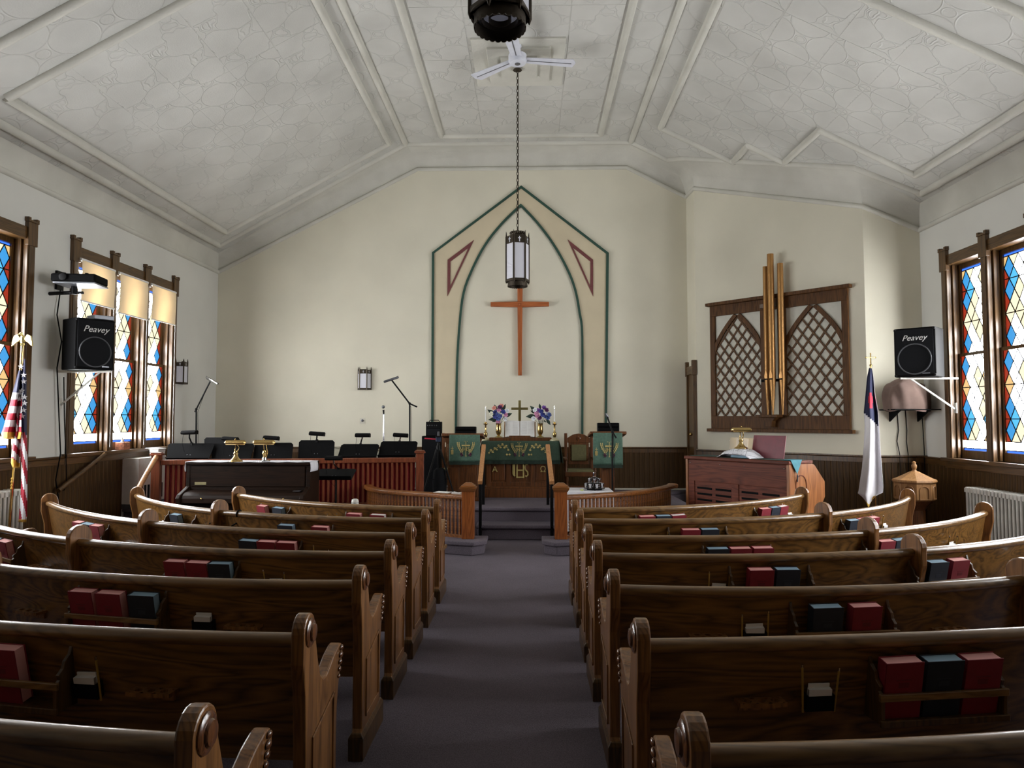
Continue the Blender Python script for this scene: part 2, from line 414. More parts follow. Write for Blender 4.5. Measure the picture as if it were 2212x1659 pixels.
# pressed tin panels, each nailed on by itself
def tiles(xa, xb, nx, ya, yb, ny, ok=lambda x, y: True):
    cache = {}
    for i in range(nx):
        for j in range(ny):
            x0, x1 = xa + (xb - xa) * i / nx, xa + (xb - xa) * (i + 1) / nx; y0, y1 = ya + (yb - ya) * j / ny, ya + (yb - ya) * (j + 1) / ny
            xm, ym = (x0 + x1) / 2, (y0 + y1) / 2
            if not ok(xm, ym): continue
            edge = i in (0, nx - 1) or j in (0, ny - 1)
            L = math.hypot(x1 - x0, zc(x1) - zc(x0)); k = (round(L, 3), round(y1 - y0, 3), edge)
            if k not in cache:
                a, b = L / 2 - .0015, (y1 - y0) / 2 - .001
                cache[k] = MB().frustum(-a, a, -b, b, .01, -a + .006, a - .006, -b + .006, b - .006, -.004).mesh('panel', M_tin2 if edge else M_tin)
            ang = math.atan2(zc(x1) - zc(x0), x1 - x0)
            inst(cache[k], 'panel', ceil, T(-ceil.location) @ T((xm, ym, zc(xm))) @ RY(-ang))
tiles(-5.03, -2.43, 5, 6.72, 11.57, 4); tiles(-1.41, 1.11, 4, 6.72, 11.57, 4)
def okr(x, y): return y < 9.0 or (x < 3.7 and y < 10.2) or (x < 3.15 and y < 10.95)
tiles(2.13, 4.88, 5, 6.72, 10.93, 7, okr)
# stepped ceiling plate over the fan
m = MB()
for k, (a, b, c, d) in enumerate(((-.74, .455, 8.6, 9.85), (-.55, .27, 8.78, 9.67), (-.38, .10, 8.95, 9.5))): m.box(a, b, c, d, 6.35 - .03 * (k + 1), 6.36)
struct('trim_12', m, M_mould, bevel=.006)

# wainscot: planks on the walls, cap rail, sill band, base
def plank_mesh(h):
    w = .0425
    return MB().prism([(-w, 0), (-w, .013), (-w + .004, .017), (w - .004, .017), (w, .013), (w, 0)], 0, h, 'z').mesh('plank', M_plank)
PK = {h: plank_mesh(h) for h in (1.03, 1.07, .66)}
def planks(wall, p0, p1, nrm, h, z0=0.0):
    p0, p1 = Vector(p0), Vector(p1); L = (p1 - p0).length; d = (p1 - p0) / L; n = int(L / .086)
    for i in range(n):
        p = p0 + d * ((i + .5) * L / n)
        inst(PK[h], 'plank', wall, T(-wall.location) @ frame((p.x, p.y, z0), d, nrm))
dn = (PB - PA).normalized(); nn = Vector((-.732, -.681, 0))
planks(wl, (XL, 4.9, 0), (XL, 9.55, 0), (1, 0, 0), 1.07); planks(wl, (XL, 9.55, 0), (XL, YB, 0), (1, 0, 0), .66, .42)
planks(wr, (XR, 5.4, 0), (XR, YS, 0), (-1, 0, 0), 1.03)
planks(wa, PA + dn * .05, PB, nn, 1.03); planks(wa, PB, (XR, YS, 0), (0, -1, 0), 1.03)
planks(wb, (XL, YB, 0), (2.75, YB, 0), (0, -1, 0), .66, .42)
def cap(name, pts, z, ax):
    # pts run with the room on the right-hand side
    pr = [(0, -.10), (.022, -.10), (.022, -.03), (.045, -.02), (.045, 0), (0, 0)]
    return struct(name, MB().sweep(pr, [(p[0], p[1], z) for p in pts]), M_trimh if ax == 'y' else M_rail2 if ax == 'o' else M_trim, bevel=.003)
cap('trim_13', [(XL, YR), (XL, YB)], 1.165, 'y')
cap('trim_14', [(XL, YB), (2.75, YB)], 1.125, 'x')
cap('trim_15', [(PA.x, PA.y), (PB.x, PB.y), (XR, YS)], 1.11, 'x')
cap('trim_16', [(XR, YS), (XR, YR)], 1.10, 'y')
for nm, pts in (('baseboard_left', [(XL, YR), (XL, 9.6)]), ('baseboard_right', [(PA.x, PA.y), (PB.x, PB.y), (XR, YS), (XR, YR)])):
    struct(nm, MB().sweep([(0, 0), (.03, 0), (.03, .12), (.018, .14), (0, .14)], [(p[0], p[1], 0) for p in pts]), M_trim)

# ------------------------------------------------------------------ windows
PANE = {}
def pane_mesh(shape, col, w, h):
    k = (shape, col, round(w, 4), round(h, 4))
    if k not in PANE:
        a, b = w / 2 - .002, h / 2 - .003
        poly = {'f': [(0, -b), (a, 0), (0, b), (-a, 0)], 'l': [(0, -b), (a, 0), (0, b)], 'r': [(0, -b), (0, b), (-a, 0)],
                't': [(-a, 0), (0, -b), (a, 0)], 'd': [(-a, 0), (a, 0), (0, b)],
                'lt': [(0, 0), (0, -b), (a, 0)], 'rt': [(0, 0), (-a, 0), (0, -b)], 'ld': [(0, 0), (a, 0), (0, b)], 'rd': [(0, 0), (0, b), (-a, 0)],
                'q': [(-a, -b), (a, -b), (a, b), (-a, b)]}[shape]
        PANE[k] = MB().prism(poly, 0, .005, 'y').mesh('pane', G[col])
    return PANE[k]
LOW_E = ['bwpb', 'bpwb', 'apwa', 'bwwb']; LOW_O = ['rawpr', 'rcwcr', 'rpwwr', 'rapwr', 'rwwwr']
UP_E = ['bwwb', 'pwpp', 'bwpb', 'bpwb']; UP_O = ['rwwwr', 'rapwr', 'rpwpr', 'rcwcr', 'awwpa']
def sash(win, M, s0, s1, z0, z1, d, E, O, detail, top):
    """one sash of leaded diamonds; M maps (along wall, outwards, up) to the window's own space"""
    st = .05; m = MB(M)
    m.box(s0, s0 + st, d, d + .035, z0, z1); m.box(s1 - st, s1, d, d + .035, z0, z1)
    zb = .035 if top else .10
    m.box(s0 + st, s1 - st, d, d + .035, z0, z0 + zb); m.box(s0 + st, s1 - st, d, d + .035, z1 - (.06 if top else .04), z1)
    so = m.build('sash', M_trim, win)
    a, b, c, e = s0 + st, s1 - st, z0 + zb, z1 - (.06 if top else .04)
    gd = d + .02
    w = (b - a) / 4
    strip = .03
    if top: c0, e0 = c, e - strip
    else: c0, e0 = c + strip + .10, e
    h = (e0 - c0) / 4
    cells = []
    for r in range(4):
        for j in range(4): cells.append(('f', E[r][j], a + (j + .5) * w, c0 + (r + .5) * h))
    for r in range(5):
        for j in range(5):
            sh = ('l' if j == 0 else 'r' if j == 4 else '') + ('d' if r == 0 else 't' if r == 4 else '')
            cells.append((sh or 'f', O[r][j], a + j * w, c0 + r * h))
    extra = [('q', 'n', (a + b) / 2, (e - strip / 2) if top else c + strip / 2, b - a, strip)]
    if not top:
        for j in range(3): extra.append(('q', 'w', a + (b - a) * (j + .5) / 3, c + strip + .05, (b - a) / 3, .10))
    if detail:
        for sh, col, x, z in cells: inst(pane_mesh(sh, col, w, h), 'pane', so, M @ T((x, gd, z)))
        for sh, col, x, z, ww, hh in extra: inst(pane_mesh(sh, col, ww, hh), 'pane', so, M @ T((x, gd, z)))
    else:
        mp = MB(); cols = list(G)
        for q in [(s_, c_, x, z, w, h) for s_, c_, x, z in cells] + extra:
            me = pane_mesh(q[0], q[1], q[4], q[5]); n = len(mp.v)
            mp.v += [M @ (v.co + Vector((q[2], gd, q[3]))) for v in me.vertices]
            mp.f += [[i + n for i in p.vertices] for p in me.polygons]; mp.m += [cols.index(q[1])] * len(me.polygons)
        tag(mp.build('pane', [G[k] for k in cols], so), kind='stuff')
    cm = MB(M)
    def bar(p, q, t=.0055):
        dx, dz = q[0] - p[0], q[1] - p[1]; L = math.hypot(dx, dz); ux, uz = -dz / L * t, dx / L * t
        cm.prism([(p[0] - ux, p[1] - uz), (q[0] - ux, q[1] - uz), (q[0] + ux, q[1] + uz), (p[0] + ux, p[1] + uz)], gd - .004, gd + .008, 'y')
    for r in range(4):
        for j in range(4):
            x, z = a + (j + .5) * w, c0 + (r + .5) * h
            for p, q in (((x, z - h / 2), (x + w / 2, z)), ((x + w / 2, z), (x, z + h / 2)), ((x, z + h / 2), (x - w / 2, z)), ((x - w / 2, z), (x, z - h / 2))): bar(p, q)
    for z in ((e0, c0 + h * 3, c0 + 1.5 * h) if top else (c0, c0 + h, c0 + 2.5 * h, c + strip)): bar((a, z), (b, z))
    cm.build('lead_came', M_lead, so)
def window(n, x, side, y0, y1, sill, detail):
    root = thing('window_%d' % n, (x, y0, 0), kind='structure')
    M = frame((0, 0, 0), (0, 1, 0), (side, 0, 0)); L = y1 - y0; p = L / 3
    mid = 2.41
    for k in range(4):
        s = k * p; s = min(max(s, .0), L); m = MB(M); hw = .062
        m.box(s - hw, s + hw, -.028, 0, sill - .01, HEAD + .02)
        m.box(s - hw + .02, s + hw - .02, -.036, -.028, sill - .01, HEAD - .02)
        i0, i1 = (s - .03, s + .03) if k in (1, 2) else ((s - .005, s + .03) if k == 0 else (s - .03, s + .005))
        m.box(i0, i1, 0, .235, sill, HEAD)
        if k < 3: m.box(i1, i1 + .03, .05, .085, sill, HEAD)
        if k > 0: m.box(i0 - .03, i0, .05, .085, sill, HEAD)
        m.build('jamb_post', M_trim, root, bevel=.004)
        b = MB(M); b.box(s - .075, s + .075, -.045, 0, HEAD - .10, HEAD + .16); b.box(s - .085, s + .085, -.052, 0, HEAD + .16, HEAD + .185); b.box(s - .085, s - .045, -.052, 0, HEAD + .185, HEAD + .21); b.box(s + .045, s + .085, -.052, 0, HEAD + .185, HEAD + .21)
        b.build('corner_block', M_trim, root, bevel=.004)
    for k in range(3):
        m = MB(M); m.box(k * p + .075, (k + 1) * p - .075, -.024, 0, HEAD - .035, HEAD + .10); m.box(k * p + .03, (k + 1) * p - .03, 0, .235, HEAD - .03, HEAD)
        m.build('head_board', M_trimh, root, bevel=.004)
        a, b = k * p + .03, (k + 1) * p - .03
        sash(root, M, a, b, sill, mid + .03, .10, LOW_E, LOW_O, detail, False)
        sash(root, M, a, b, mid - .01, HEAD - .03, .14, UP_E, UP_O, detail, True)
    m = MB(M); m.box(-.12, L + .12, -.075, .24, sill - .045, sill); m.box(-.09, L + .09, -.03, 0, sill - .13, sill - .045)
    m.build('sill', M_trimh, root, bevel=.006)
    m = MB(M); m.box(-.02, L + .02, .236, .245, sill, HEAD); m.build('storm_panel', M_lead, root)
    return root
for i, (a, b, s) in enumerate(WIN_L): window(i + 1, XL, -1, a, b, s, i == 0)
for i, (a, b, s) in enumerate(WIN_R): window(i + 3, XR, 1, a, b, s, i == 0)
# roller shades on the left front window
SH = [('plain cream roller shade behind the black projector on the window wall', 3.06), ('cream roller shade between two other shades in the stained glass window', 3.03), ('cream roller shade closest to the wall lantern', 3.06)]
pp = (10.85 - 8.42) / 3
for k, (lb, zb) in enumerate(SH):
    y0, y1 = 8.42 + k * pp + .045, 8.42 + (k + 1) * pp - .045; ym = (y0 + y1) / 2
    r = thing('roller_shade', (XL + .05, ym, 3.56), label=lb, cat='window shade', group='roller shades of the choir-side window')
    MB().tube([(0, y0 - ym, 0), (0, y1 - ym, 0)], .021, 12).build('roller', M_paper, r, smooth=50)
    MB().grid(2, 6, lambda u, v: (.018 + .004 * sin(v * 5), y0 + .012 - ym + u * (y1 - y0 - .024), -v * (3.56 - zb))).build('fabric', M_shade, r, recalc=False)
    MB().box(.012, .024, y0 + .012 - ym, y1 - .012 - ym, zb - 3.575, zb - 3.558).build('hem_bar', M_paper, r)
    MB().tube([(.03, y1 - ym - .05, zb - 3.575), (.03, y1 - ym - .05, 1.24 - 3.56)], .002, 4).build('pull_cord', M_paper, r)
# the door in the short return wall
d = thing('door_1', (2.74, 12.13, .40), kind='structure')
m = MB()
for y in (-.235, .235): m.box(-.03, .03, y - .035, y + .035, 0, 2.02)
m.build('casing', M_trim, d, bevel=.004)
m = MB(); m.box(-.035, .03, -.28, .28, 1.96, 2.10)
for y in (-.245, .245): m.box(-.045, .03, y - .04, y + .04, 1.94, 2.19)
m.build('head_casing', M_trimh, d, bevel=.004)
m = MB(); m.box(-.005, .03, -.2, .2, 0, 1.96)
for z in (.1, 1.0): m.box(-.014, .03, -.14, .14, z, z + .75)
m.build('leaf', M_trim, d, bevel=.004)
MB().ball((-.05, -.15, .95), .028).build('knob', M_brass, d, smooth=60)

# ------------------------------------------------------------------ platform, steps, kneelers
PZ = .39
plat = [(XL, YB), (XL, 9.62), (-4.98, 9.40), (-1.50, 10.15), (-1.05, 9.86), (.70, 9.86), (2.28, 10.25), (2.28, 11.85), (2.75, YB)]
m = MB().prism(plat, 0, PZ - .05, 'z')
pl2 = [(x, y - (.03 if 9 < y < 11 else 0)) for x, y in plat]; m.prism(pl2, PZ - .05, PZ, 'z')
struct('floor_platform', m, M_carpet, bevel=.015)
m = MB().box(-.70, .33, 9.52, 9.9, 0, .15); m.box(-.72, .35, 9.48, 9.9, .15, .20); struct('floor_step', m, M_carpet, bevel=.015)
m = MB().box(XL, -4.98, 9.2, 9.7, 0, .20); m.box(XL, -4.98, 8.9, 9.2, 0, .10); struct('floor_choir_steps', m, M_carpet, bevel=.012)
RAIL_L = [(-.75, 8.66), (-.95, 8.76), (-1.26, 8.95), (-1.61, 9.13), (-1.93, 9.36), (-2.16, 9.68), (-2.28, 10.0)]
RAIL_R = [(.37, 8.66), (.62, 8.76), (.90, 8.92), (1.22, 9.13), (1.53, 9.42), (1.80, 9.80), (2.02, 10.2)]
def off(path, d, sgn):
    out = []
    for i, p in enumerate(path):
        a = Vector(path[max(i - 1, 0)]); b = Vector(path[min(i + 1, len(path) - 1)]); t = (b - a).normalized()
        out.append((p[0] + t.y * d * sgn, p[1] - t.x * d * sgn))
    return out
for nm, path, sg in (('floor_kneeler', RAIL_L, -1), ('floor_kneeler', RAIL_R, 1)):
    for z0, z1, g in ((0, .115, .26), (.115, .165, .29)):
        o1 = off(path[1:], g, sg); i1 = off(path[1:], -.12, sg)
        x0 = path[0][0] - sg * (g - .06); xi = path[0][0] + sg * (-.10)
        poly = [(x0 + sg * .14, 8.66 - g), (x0, 8.66 - g + .14), (x0, 8.86)] + i1[0:] + o1[::-1] 
        if z0 == 0: m = MB()
        m.prism(poly, z0, z1, 'z')
    struct(nm, m, M_carpet, bevel=.012)
# ================================================================== pews
ROWS = {'L': [(-.19, 8.83, 7.1), (-.6, 10.6, 8.02), (-1.05, 8.35, 4.92), (-.94, 9.15, 4.98), (-.56, 10.16, 5.31), (-.70, 9.71, 4.14), (-.39, 9.89, 3.63)],
        'R': [(.11, 8.25, 6.52), (-.27, 14.02, 11.49), (.93, 7.51, 4.17), (.91, 8.55, 4.41), (.87, 8.70, 3.91), (.75, 9.15, 3.57), (.16, 9.69, 3.44)]}
OUTX = {'L': [-2.6, -3.2, -4.3, -4.62, -4.57, -4.10, -3.07], 'R': [2.3, 2.8, 3.7, 4.0, 3.86, 3.83, 2.84]}
DIVX = {'L': [None, None, -2.95, -2.93, -2.92, -2.66, None], 'R': [None, None, 2.44, 2.30, 2.37, 2.43, None]}
ORD = ['seventh', 'sixth', 'fifth', 'fourth', 'third', 'second', 'front']
BANK = {'L': 'piano-side', 'R': 'organ-side'}
ZR = .805                                      # centre line of the top rail
def fr(side, k, th, u=0.0, z=0.0):             # frame on a pew row: x along the row, y to the front
    cx, cy, R = ROWS[side][k]
    return frame((cx + (R - u) * sin(th), cy - (R - u) * cos(th), z), (cos(th), sin(th), 0), (-sin(th), cos(th), 0))
def th_x(side, k, x): cx, cy, R = ROWS[side][k]; return math.asin((x - cx) / R)
def th_px(side, k, px, u):
    cx, cy, R = ROWS[side][k]; r = ray(px, 1150); d = Vector((r.x, r.y)).normalized(); c = Vector((cx, cy)); q = R - u
    b = -d.dot(c); disc = b * b - (c.dot(c) - q * q); t = -b - math.sqrt(disc); p = d * t
    return math.atan2(p.x - cx, cy - p.y)
# side view of a pew end: forward, up
def arc(cx, cy, r, a0, a1, n): return [(cx + r * cos(rad(a0 + (a1 - a0) * i / n)), cy + r * sin(rad(a0 + (a1 - a0) * i / n))) for i in range(n + 1)]
ENDP = [(-.035, .0), (-.035, .12), (-.022, .14), (-.022, .40), (-.035, .62), (-.062, .735)] + arc(.005, .832, .068, 190, 10, 10) + \
       [(.082, .79), (.118, .69), (.148, .632), (.185, .606), (.225, .604), (.27, .618), (.33, .645), (.40, .662)] + arc(.425, .622, .042, 80, -60, 6) + \
       [(.425, .56), (.405, .50), (.385, .42), (.375, .14), (.40, .12), (.40, 0)]
def pew_end(pew, M, out):
    """out = +1 when the face seen from the aisle is on the +x side"""
    h = .024
    e = MB(M).prism(ENDP, -h, h, 'x').build('end_panel', [M_end], pew, bevel=.007)
    f = out * h
    m = MB(M)
    for q, (ra, rb) in enumerate(((.052, .010), (.036, .018))):
        o = m.M; m.M = M @ T((f, .005, .832)) @ RY(pi / 2 * out); m.lathe([(ra, -.002), (ra, rb * .5), (ra * .85, rb), (ra * .5, rb * 1.15), (.002, rb * 1.2)], 14); m.M = o
    m.build('rosette', M_carve, e, smooth=40)
    m = MB(M)
    for i in range(5):
        a = i / 4; m.ball((f + out * .004, .43 - .035 * a, .645 - .105 * a), .017 - .002 * abs(i - 1), 8, (.5, 1.2, .8))
    m.build('carved_leaf', M_carve, e, smooth=50)
    m = MB(M)
    lo, hi = sorted((f, f + out * .006))
    for a, b, c, d in ((.045, .33, .17, .182), (.045, .057, .17, .44), (.318, .33, .17, .50)): m.box(lo, hi, a, b, c, d)
    m.prism([(.045, .432), (.33, .49), (.33, .502), (.045, .444)], lo, hi, 'x'); m.build('panel_bead', M_end, e, bevel=.002)
    m = MB(M).box(-h - .012, h + .012, -.05, .415, 0, .105); m.frustum(-h - .012, h + .012, -.05, .415, .105, -h, h, -.04, .405, .125); m.build('foot', M_trim, e, bevel=.003)
    return e
def divider(pew, M):
    h = .022
    P = [(-.03, .36), (-.045, .60), (-.075, .735)] + arc(.0, .838, .078, 195, 5, 10) + [(.085, .74), (.13, .55), (.16, .40), (.16, .0), (.0, .0), (.0, .36)]
    return MB(M).prism(P, -h, h, 'x').build('divider_panel', M_end, pew, bevel=.007)
PEWS = {}
def rack_mesh():
    m = MB(); L = .235
    S = [(0, .005), (-.072, .0), (-.078, .10), (-.062, .115), (-.072, .135), (-.05, .155), (-.045, .18), (-.02, .20), (-.004, .235), (0, .235)]
    side = MB()
    for s in (-1, 1): side.prism(S, s * L - .007, s * L + .007, 'x')
    return side
RACKS = []
for side in 'LR':
    for k in range(7):
        cx, cy, R = ROWS[side][k]
        ax = -.82 if side == 'L' else .39
        tA = th_x(side, k, ax); tO = th_x(side, k, OUTX[side][k])
        loc = fr(side, k, tA).to_translation(); loc.z = 0
        o = -1 if k != 6 else 1
        nm = ORD[k]
        pew = thing('pew', loc, label='curved oak pew, %s row%s in the %s bank' % (nm, ' from the front' if k < 6 else '', BANK[side]), cat='pew', group='curved oak pews')
        PEWS[(side, k)] = pew; I = T(-loc)
        n = 28; ths = [tA + (tO - tA) * i / n for i in range(n + 1)]
        # back board: leaning, hollow of section, from rail to below the seat
        prof = [(-.012, .79), (.012, .79), (.045, .60), (.085, .40), (.092, .35), (.066, .35), (.060, .40), (.020, .60)]
        m = MB(I)
        for th in ths: m.v += [I @ fr(side, k, th, u, z).to_translation() for u, z in prof]
        q = len(prof)
        def loft(m):
            for i in range(n):
                for j in range(q): m.f.append([i * q + j, i * q + (j + 1) % q, (i + 1) * q + (j + 1) % q, (i + 1) * q + j]); m.m.append(0)
            m.f += [list(range(q))[::-1], list(range(n * q, (n + 1) * q))]; m.m += [0, 0]
        loft(m); m.build('backrest', M_pew, pew, smooth=30)
        prof = [(.0 + .030 * cos(a) * 1.0, ZR + .026 * sin(a)) for a in [2 * pi * i / 12 for i in range(12)]]
        m = MB(I)
        for th in ths: m.v += [I @ fr(side, k, th, u, z).to_translation() for u, z in prof]
        q = 12; loft(m); m.build('top_rail', M_rail, pew, smooth=50)
        prof = [(.075, .425), (.372, .44), (.385, .43), (.38, .41), (.075, .395)]
        m = MB(I)
        for th in ths: m.v += [I @ fr(side, k, th, u, z).to_translation() for u, z in prof]
        q = 5; loft(m); m.build('seat', M_pew, pew, smooth=30)
        sA = 1 if side == 'L' else -1
        LA = fr(side, k, tA).to_translation()
        pew_end(pew, I @ T((LA.x, LA.y, 0)), sA)
        pew_end(pew, I @ fr(side, k, tO), -sA)
        if DIVX[side][k]: divider(pew, I @ fr(side, k, th_x(side, k, DIVX[side][k])))
        else: MB(I @ fr(side, k, (tA + tO) / 2)).prism([(.08, .40), (.40, .40), (.36, 0), (.12, 0)], -.02, .02, 'x').build('leg', M_trim, pew)

# hymnals
M_stampr = plain('red_blind_stamp', (112, 20, 34), .5); M_stampb = plain('navy_blind_stamp', (38, 46, 60), .5)
def hymnal_proto(cov, pg):
    r = thing('hymnal', (0, 0, 0))
    w, t, h = .142, .050, .212
    m = MB().box(-w / 2, w / 2, -t / 2, -t / 2 + .004, 0, h); m.box(-w / 2, w / 2, t / 2 - .004, t / 2, 0, h); m.box(-w / 2, -w / 2 + .004, -t / 2, t / 2, 0, h)
    m.build('cover', cov, r, bevel=.0012)
    MB().box(-w / 2 + .004, w / 2 - .004, -t / 2 + .0038, t / 2 - .0038, .003, h - .003).build('pages', pg, r)
    m = MB().box(-.028, .028, -t / 2 - .0006, -t / 2 + .001, .145, .149); m.box(-.02, .02, -t / 2 - .0006, -t / 2 + .001, .118, .138)
    m.build('stamped_title', M_stampb if cov is M_bookb else M_stampr, r)
    return r
HP = {'r': hymnal_proto(M_bookr, M_pager), 'b': hymnal_proto(M_bookb, M_pageb), 'w': hymnal_proto(M_bookr, M_pagew)}
USED = set()
CN = {'r': 'red pink-edged hymnal', 'b': 'dark blue hymnal', 'w': 'red white-edged hymnal'}
ORDB = ['first', 'second', 'third']
RU = -.006                                     # back board plane at rack height (u)
def rack(side, k, th, half):
    pew = PEWS[(side, k)]; I = T(-pew.location); M = I @ fr(side, k, th, .012, .535)
    m = MB(M); m.box(-half, half, -.075, .02, .0, .012)
    rk = m.build('book_rack', M_trim, pew, bevel=.002)
    S = [(.02, .0), (-.080, .0), (-.084, .10), (-.066, .114), (-.074, .132), (-.052, .15), (-.046, .175), (-.022, .195), (-.012, .23), (.0, .23)]
    for s in (-1, 1): MB(M).prism(S, s * half - .007, s * half + .007, 'x').build('bracket', M_trim, rk, bevel=.002)
    MB(M).box(-half - .012, half + .012, -.088, -.074, .082, .108).build('front_bar', M_rail, rk, bevel=.003)
    MB(M).box(-half - .012, half + .012, -.088, -.074, -.006, .018).build('lower_bar', M_trim, rk, bevel=.003)
def books(side, k, items, sec=''):
    pew = PEWS[(side, k)]; cx, cy, R = ROWS[side][k]
    ths = [th_px(side, k, px, -.05) for px, c in items]
    order = sorted(range(len(items)), key=lambda i: abs(ths[i] - th_x(side, k, -.82 if side == 'L' else .39)))
    # keep the books from running into each other
    tm = sum(ths) / len(ths); mw = .150 / R
    srt = sorted(range(len(ths)), key=lambda i: ths[i])
    for a, b in zip(srt[:-1], srt[1:]):
        if ths[b] - ths[a] < mw: ths[b] = ths[a] + mw
    tm = (min(ths) + max(ths)) / 2
    half = max(.235, (max(ths) - min(ths)) * R / 2 + .085)
    rack(side, k, tm, half)
    for rank, i in enumerate(order):
        c = items[i][1]; lean = random.uniform(-.02, .02)
        b = HP[c] if c not in USED else copy_tree(HP[c]); USED.add(c)
        Mx = fr(side, k, ths[i], -.017, .550) @ RX(rad(12)) @ RY(lean)
        b.matrix_world = Mx
        alone = len(items) == 1
        row = ORD[k] + (' row' if k < 6 else ' row')
        where = ('alone' if alone else '%s from the aisle' % ORDB[rank])
        tag(b, '%s, %s in %srack of %s %s pew' % (CN[c], where, sec, ORD[k], BANK[side]), 'hymnal', 'hymnals in the pew racks')
def card_holder(side, k, px, py=None, pencils=(True, True), card=True, sec=''):
    pew = PEWS[(side, k)]; I = T(-pew.location); th = th_px(side, k, px, -.03); F0 = fr(side, k, th, .010, .575); M = I @ F0 @ RX(rad(9))
    m = MB(M); m.box(-.048, .048, -.020, -.016, 0, .052); m.box(-.048, .048, -.020, 0, -.004, 0); m.box(-.052, -.047, -.022, .012, -.004, .056); m.box(.047, .052, -.022, .012, -.004, .056)
    m.build('card_holder', M_blackm, pew)
    W_ = F0 @ RX(rad(9))
    if card:
        q = MB(); tl = random.uniform(-.06, .06)
        q.prism([(-.042, 0), (.042, 0), (.042, .075), (-.042, .075)], -.012, -.009, 'y'); q.box(-.038, .040, -.0085, -.004, .004, .088)
        q.prism([(-.042, .045), (-.018, .045), (-.012, .030), (.012, .030), (.018, .045), (.042, .045), (.042, .072), (-.042, .072)], -.0245, -.0225, 'y')
        q.box(-.042, .042, -.0245, -.010, .0715, .0735)
        b = q.build('card_stack', M_paper, None); b.location = (0, 0, 0)
        zs = min(v.co.z for v in b.data.vertices)
        b.matrix_world = W_ @ T((0, -.008, .002)) @ RY(tl)
        tag(b, 'white visitor cards in the %sholder of the %s %s pew' % (sec, ORD[k], BANK[side]), 'card', 'cards in the pew holders')
    for s, on in zip((-1, 1), pencils):
        if not on: continue
        L = random.uniform(.13, .17)
        o = thing('pencil', (0, 0, 0)); o.matrix_world = W_ @ T((s * .058, -.012, -.01)) @ RY(random.uniform(-.05, .12) * s)
        MB().tube([(0, 0, 0), (0, 0, L)], .0038, 6).build('shaft', M_pencil, o); MB().tube([(0, 0, L), (0, 0, L + .012)], .0039, 6).build('ferrule', M_silver, o)
        which = 'aisle-side' if (s > 0) == (side == 'L') else 'wall-side'
        tag(o, 'yellow pencil, %s one at %scard holder of %s %s pew' % (which, sec, ORD[k], BANK[side]), 'pencil', 'pencils at the pew card holders')
def cup_holder(side, k, px):
    pew = PEWS[(side, k)]; th = th_px(side, k, px, -.03); M = T(-pew.location) @ fr(side, k, th, .015, .60)
    # a little board with three holes
    m = MB(M); L, D, r = .085, .045, .015
    for i in range(3):
        x = (i - 1) * .05; ring = [(x + r * cos(2 * pi * a / 12), -.03 + r * sin(2 * pi * a / 12)) for a in range(12)]
        sq = []
        for a in range(12):
            ca, sa = cos(2 * pi * a / 12), sin(2 * pi * a / 12); s_ = 1 / max(abs(ca), abs(sa)); sq.append((x + ca * s_ * .025, -.03 + sa * s_ * .025))
        for z in (0, .014):
            nv = len(m.v); m.v += [M @ Vector((p[0], p[1], z)) for p in ring + sq]
            m.f += [[nv + a, nv + (a + 1) % 12, nv + 12 + (a + 1) % 12, nv + 12 + a] for a in range(12)]; m.m += [0] * 12
        nv = len(m.v); m.v += [M @ Vector((p[0], p[1], z)) for z in (0, .014) for p in ring]
        m.f += [[nv + a, nv + (a + 1) % 12, nv + 12 + (a + 1) % 12, nv + 12 + a] for a in range(12)]; m.m += [0] * 12
    m.box(-.085, -.075, -.055, .03, 0, .014); m.box(.075, .085, -.055, .03, 0, .014); m.box(-.075, .075, -.057, -.055, 0, .014); m.box(-.075, .075, -.005, .03, 0, .014)
    m.box(-.07, .07, -.001, .02, -.03, 0)
    m.build('cup_holder', M_end, pew)
W_, A_ = 'wall-side ', 'aisle-side '
books('L', 1, [(22, 'r')]); card_holder('L', 1, 186, pencils=(False, True)); cup_holder('L', 1, 330)
books('L', 2, [(188, 'r'), (246, 'r'), (316, 'b')]); card_holder('L', 2, 437, pencils=(False, False)); cup_holder('L', 2, 525); cup_holder('L', 2, 62)
books('L', 3, [(385, 'r'), (432, 'r'), (481, 'b')], A_); card_holder('L', 3, 594, sec=A_)
books('L', 3, [(-8, 'b'), (14, 'r')], W_); cup_holder('L', 3, 80); cup_holder('L', 3, 290)
books('L', 4, [(539, 'b'), (577, 'r'), (618, 'r')], A_); card_holder('L', 4, 694, sec=A_); cup_holder('L', 4, 478)
books('L', 4, [(172, 'r'), (191, 'b'), (211, 'r')], W_); card_holder('L', 4, 153, sec=W_, pencils=(False, False)); cup_holder('L', 4, 262)
books('L', 5, [(620, 'b'), (693, 'r')], A_); card_holder('L', 5, 754, sec=A_)
books('L', 5, [(381, 'b')], W_); card_holder('L', 5, 347, sec=W_)
books('L', 6, [(568, 'r'), (602, 'b')], W_); books('L', 6, [(766, 'r'), (817, 'w')], A_); card_holder('L', 6, 717, pencils=(True, True))
books('R', 6, [(1397, 'r'), (1428, 'b'), (1459, 'w')], A_); card_holder('R', 6, 1360, sec=A_, card=False)
books('R', 6, [(1651, 'r'), (1669, 'b'), (1687, 'w')], W_); card_holder('R', 6, 1712, sec=W_, pencils=(False, False)); cup_holder('R', 6, 1555)
books('R', 5, [(1491, 'r'), (1527, 'b')], A_); card_holder('R', 5, 1425, sec=A_, card=False); cup_holder('R', 5, 1640)
books('R', 5, [(1841, 'b'), (1864, 'r'), (1884, 'r')], W_); card_holder('R', 5, 1917, sec=W_, pencils=(True, False))
books('R', 4, [(1549, 'b'), (1593, 'r'), (1634, 'r')], A_); card_holder('R', 4, 1469, sec=A_); cup_holder('R', 4, 1740)
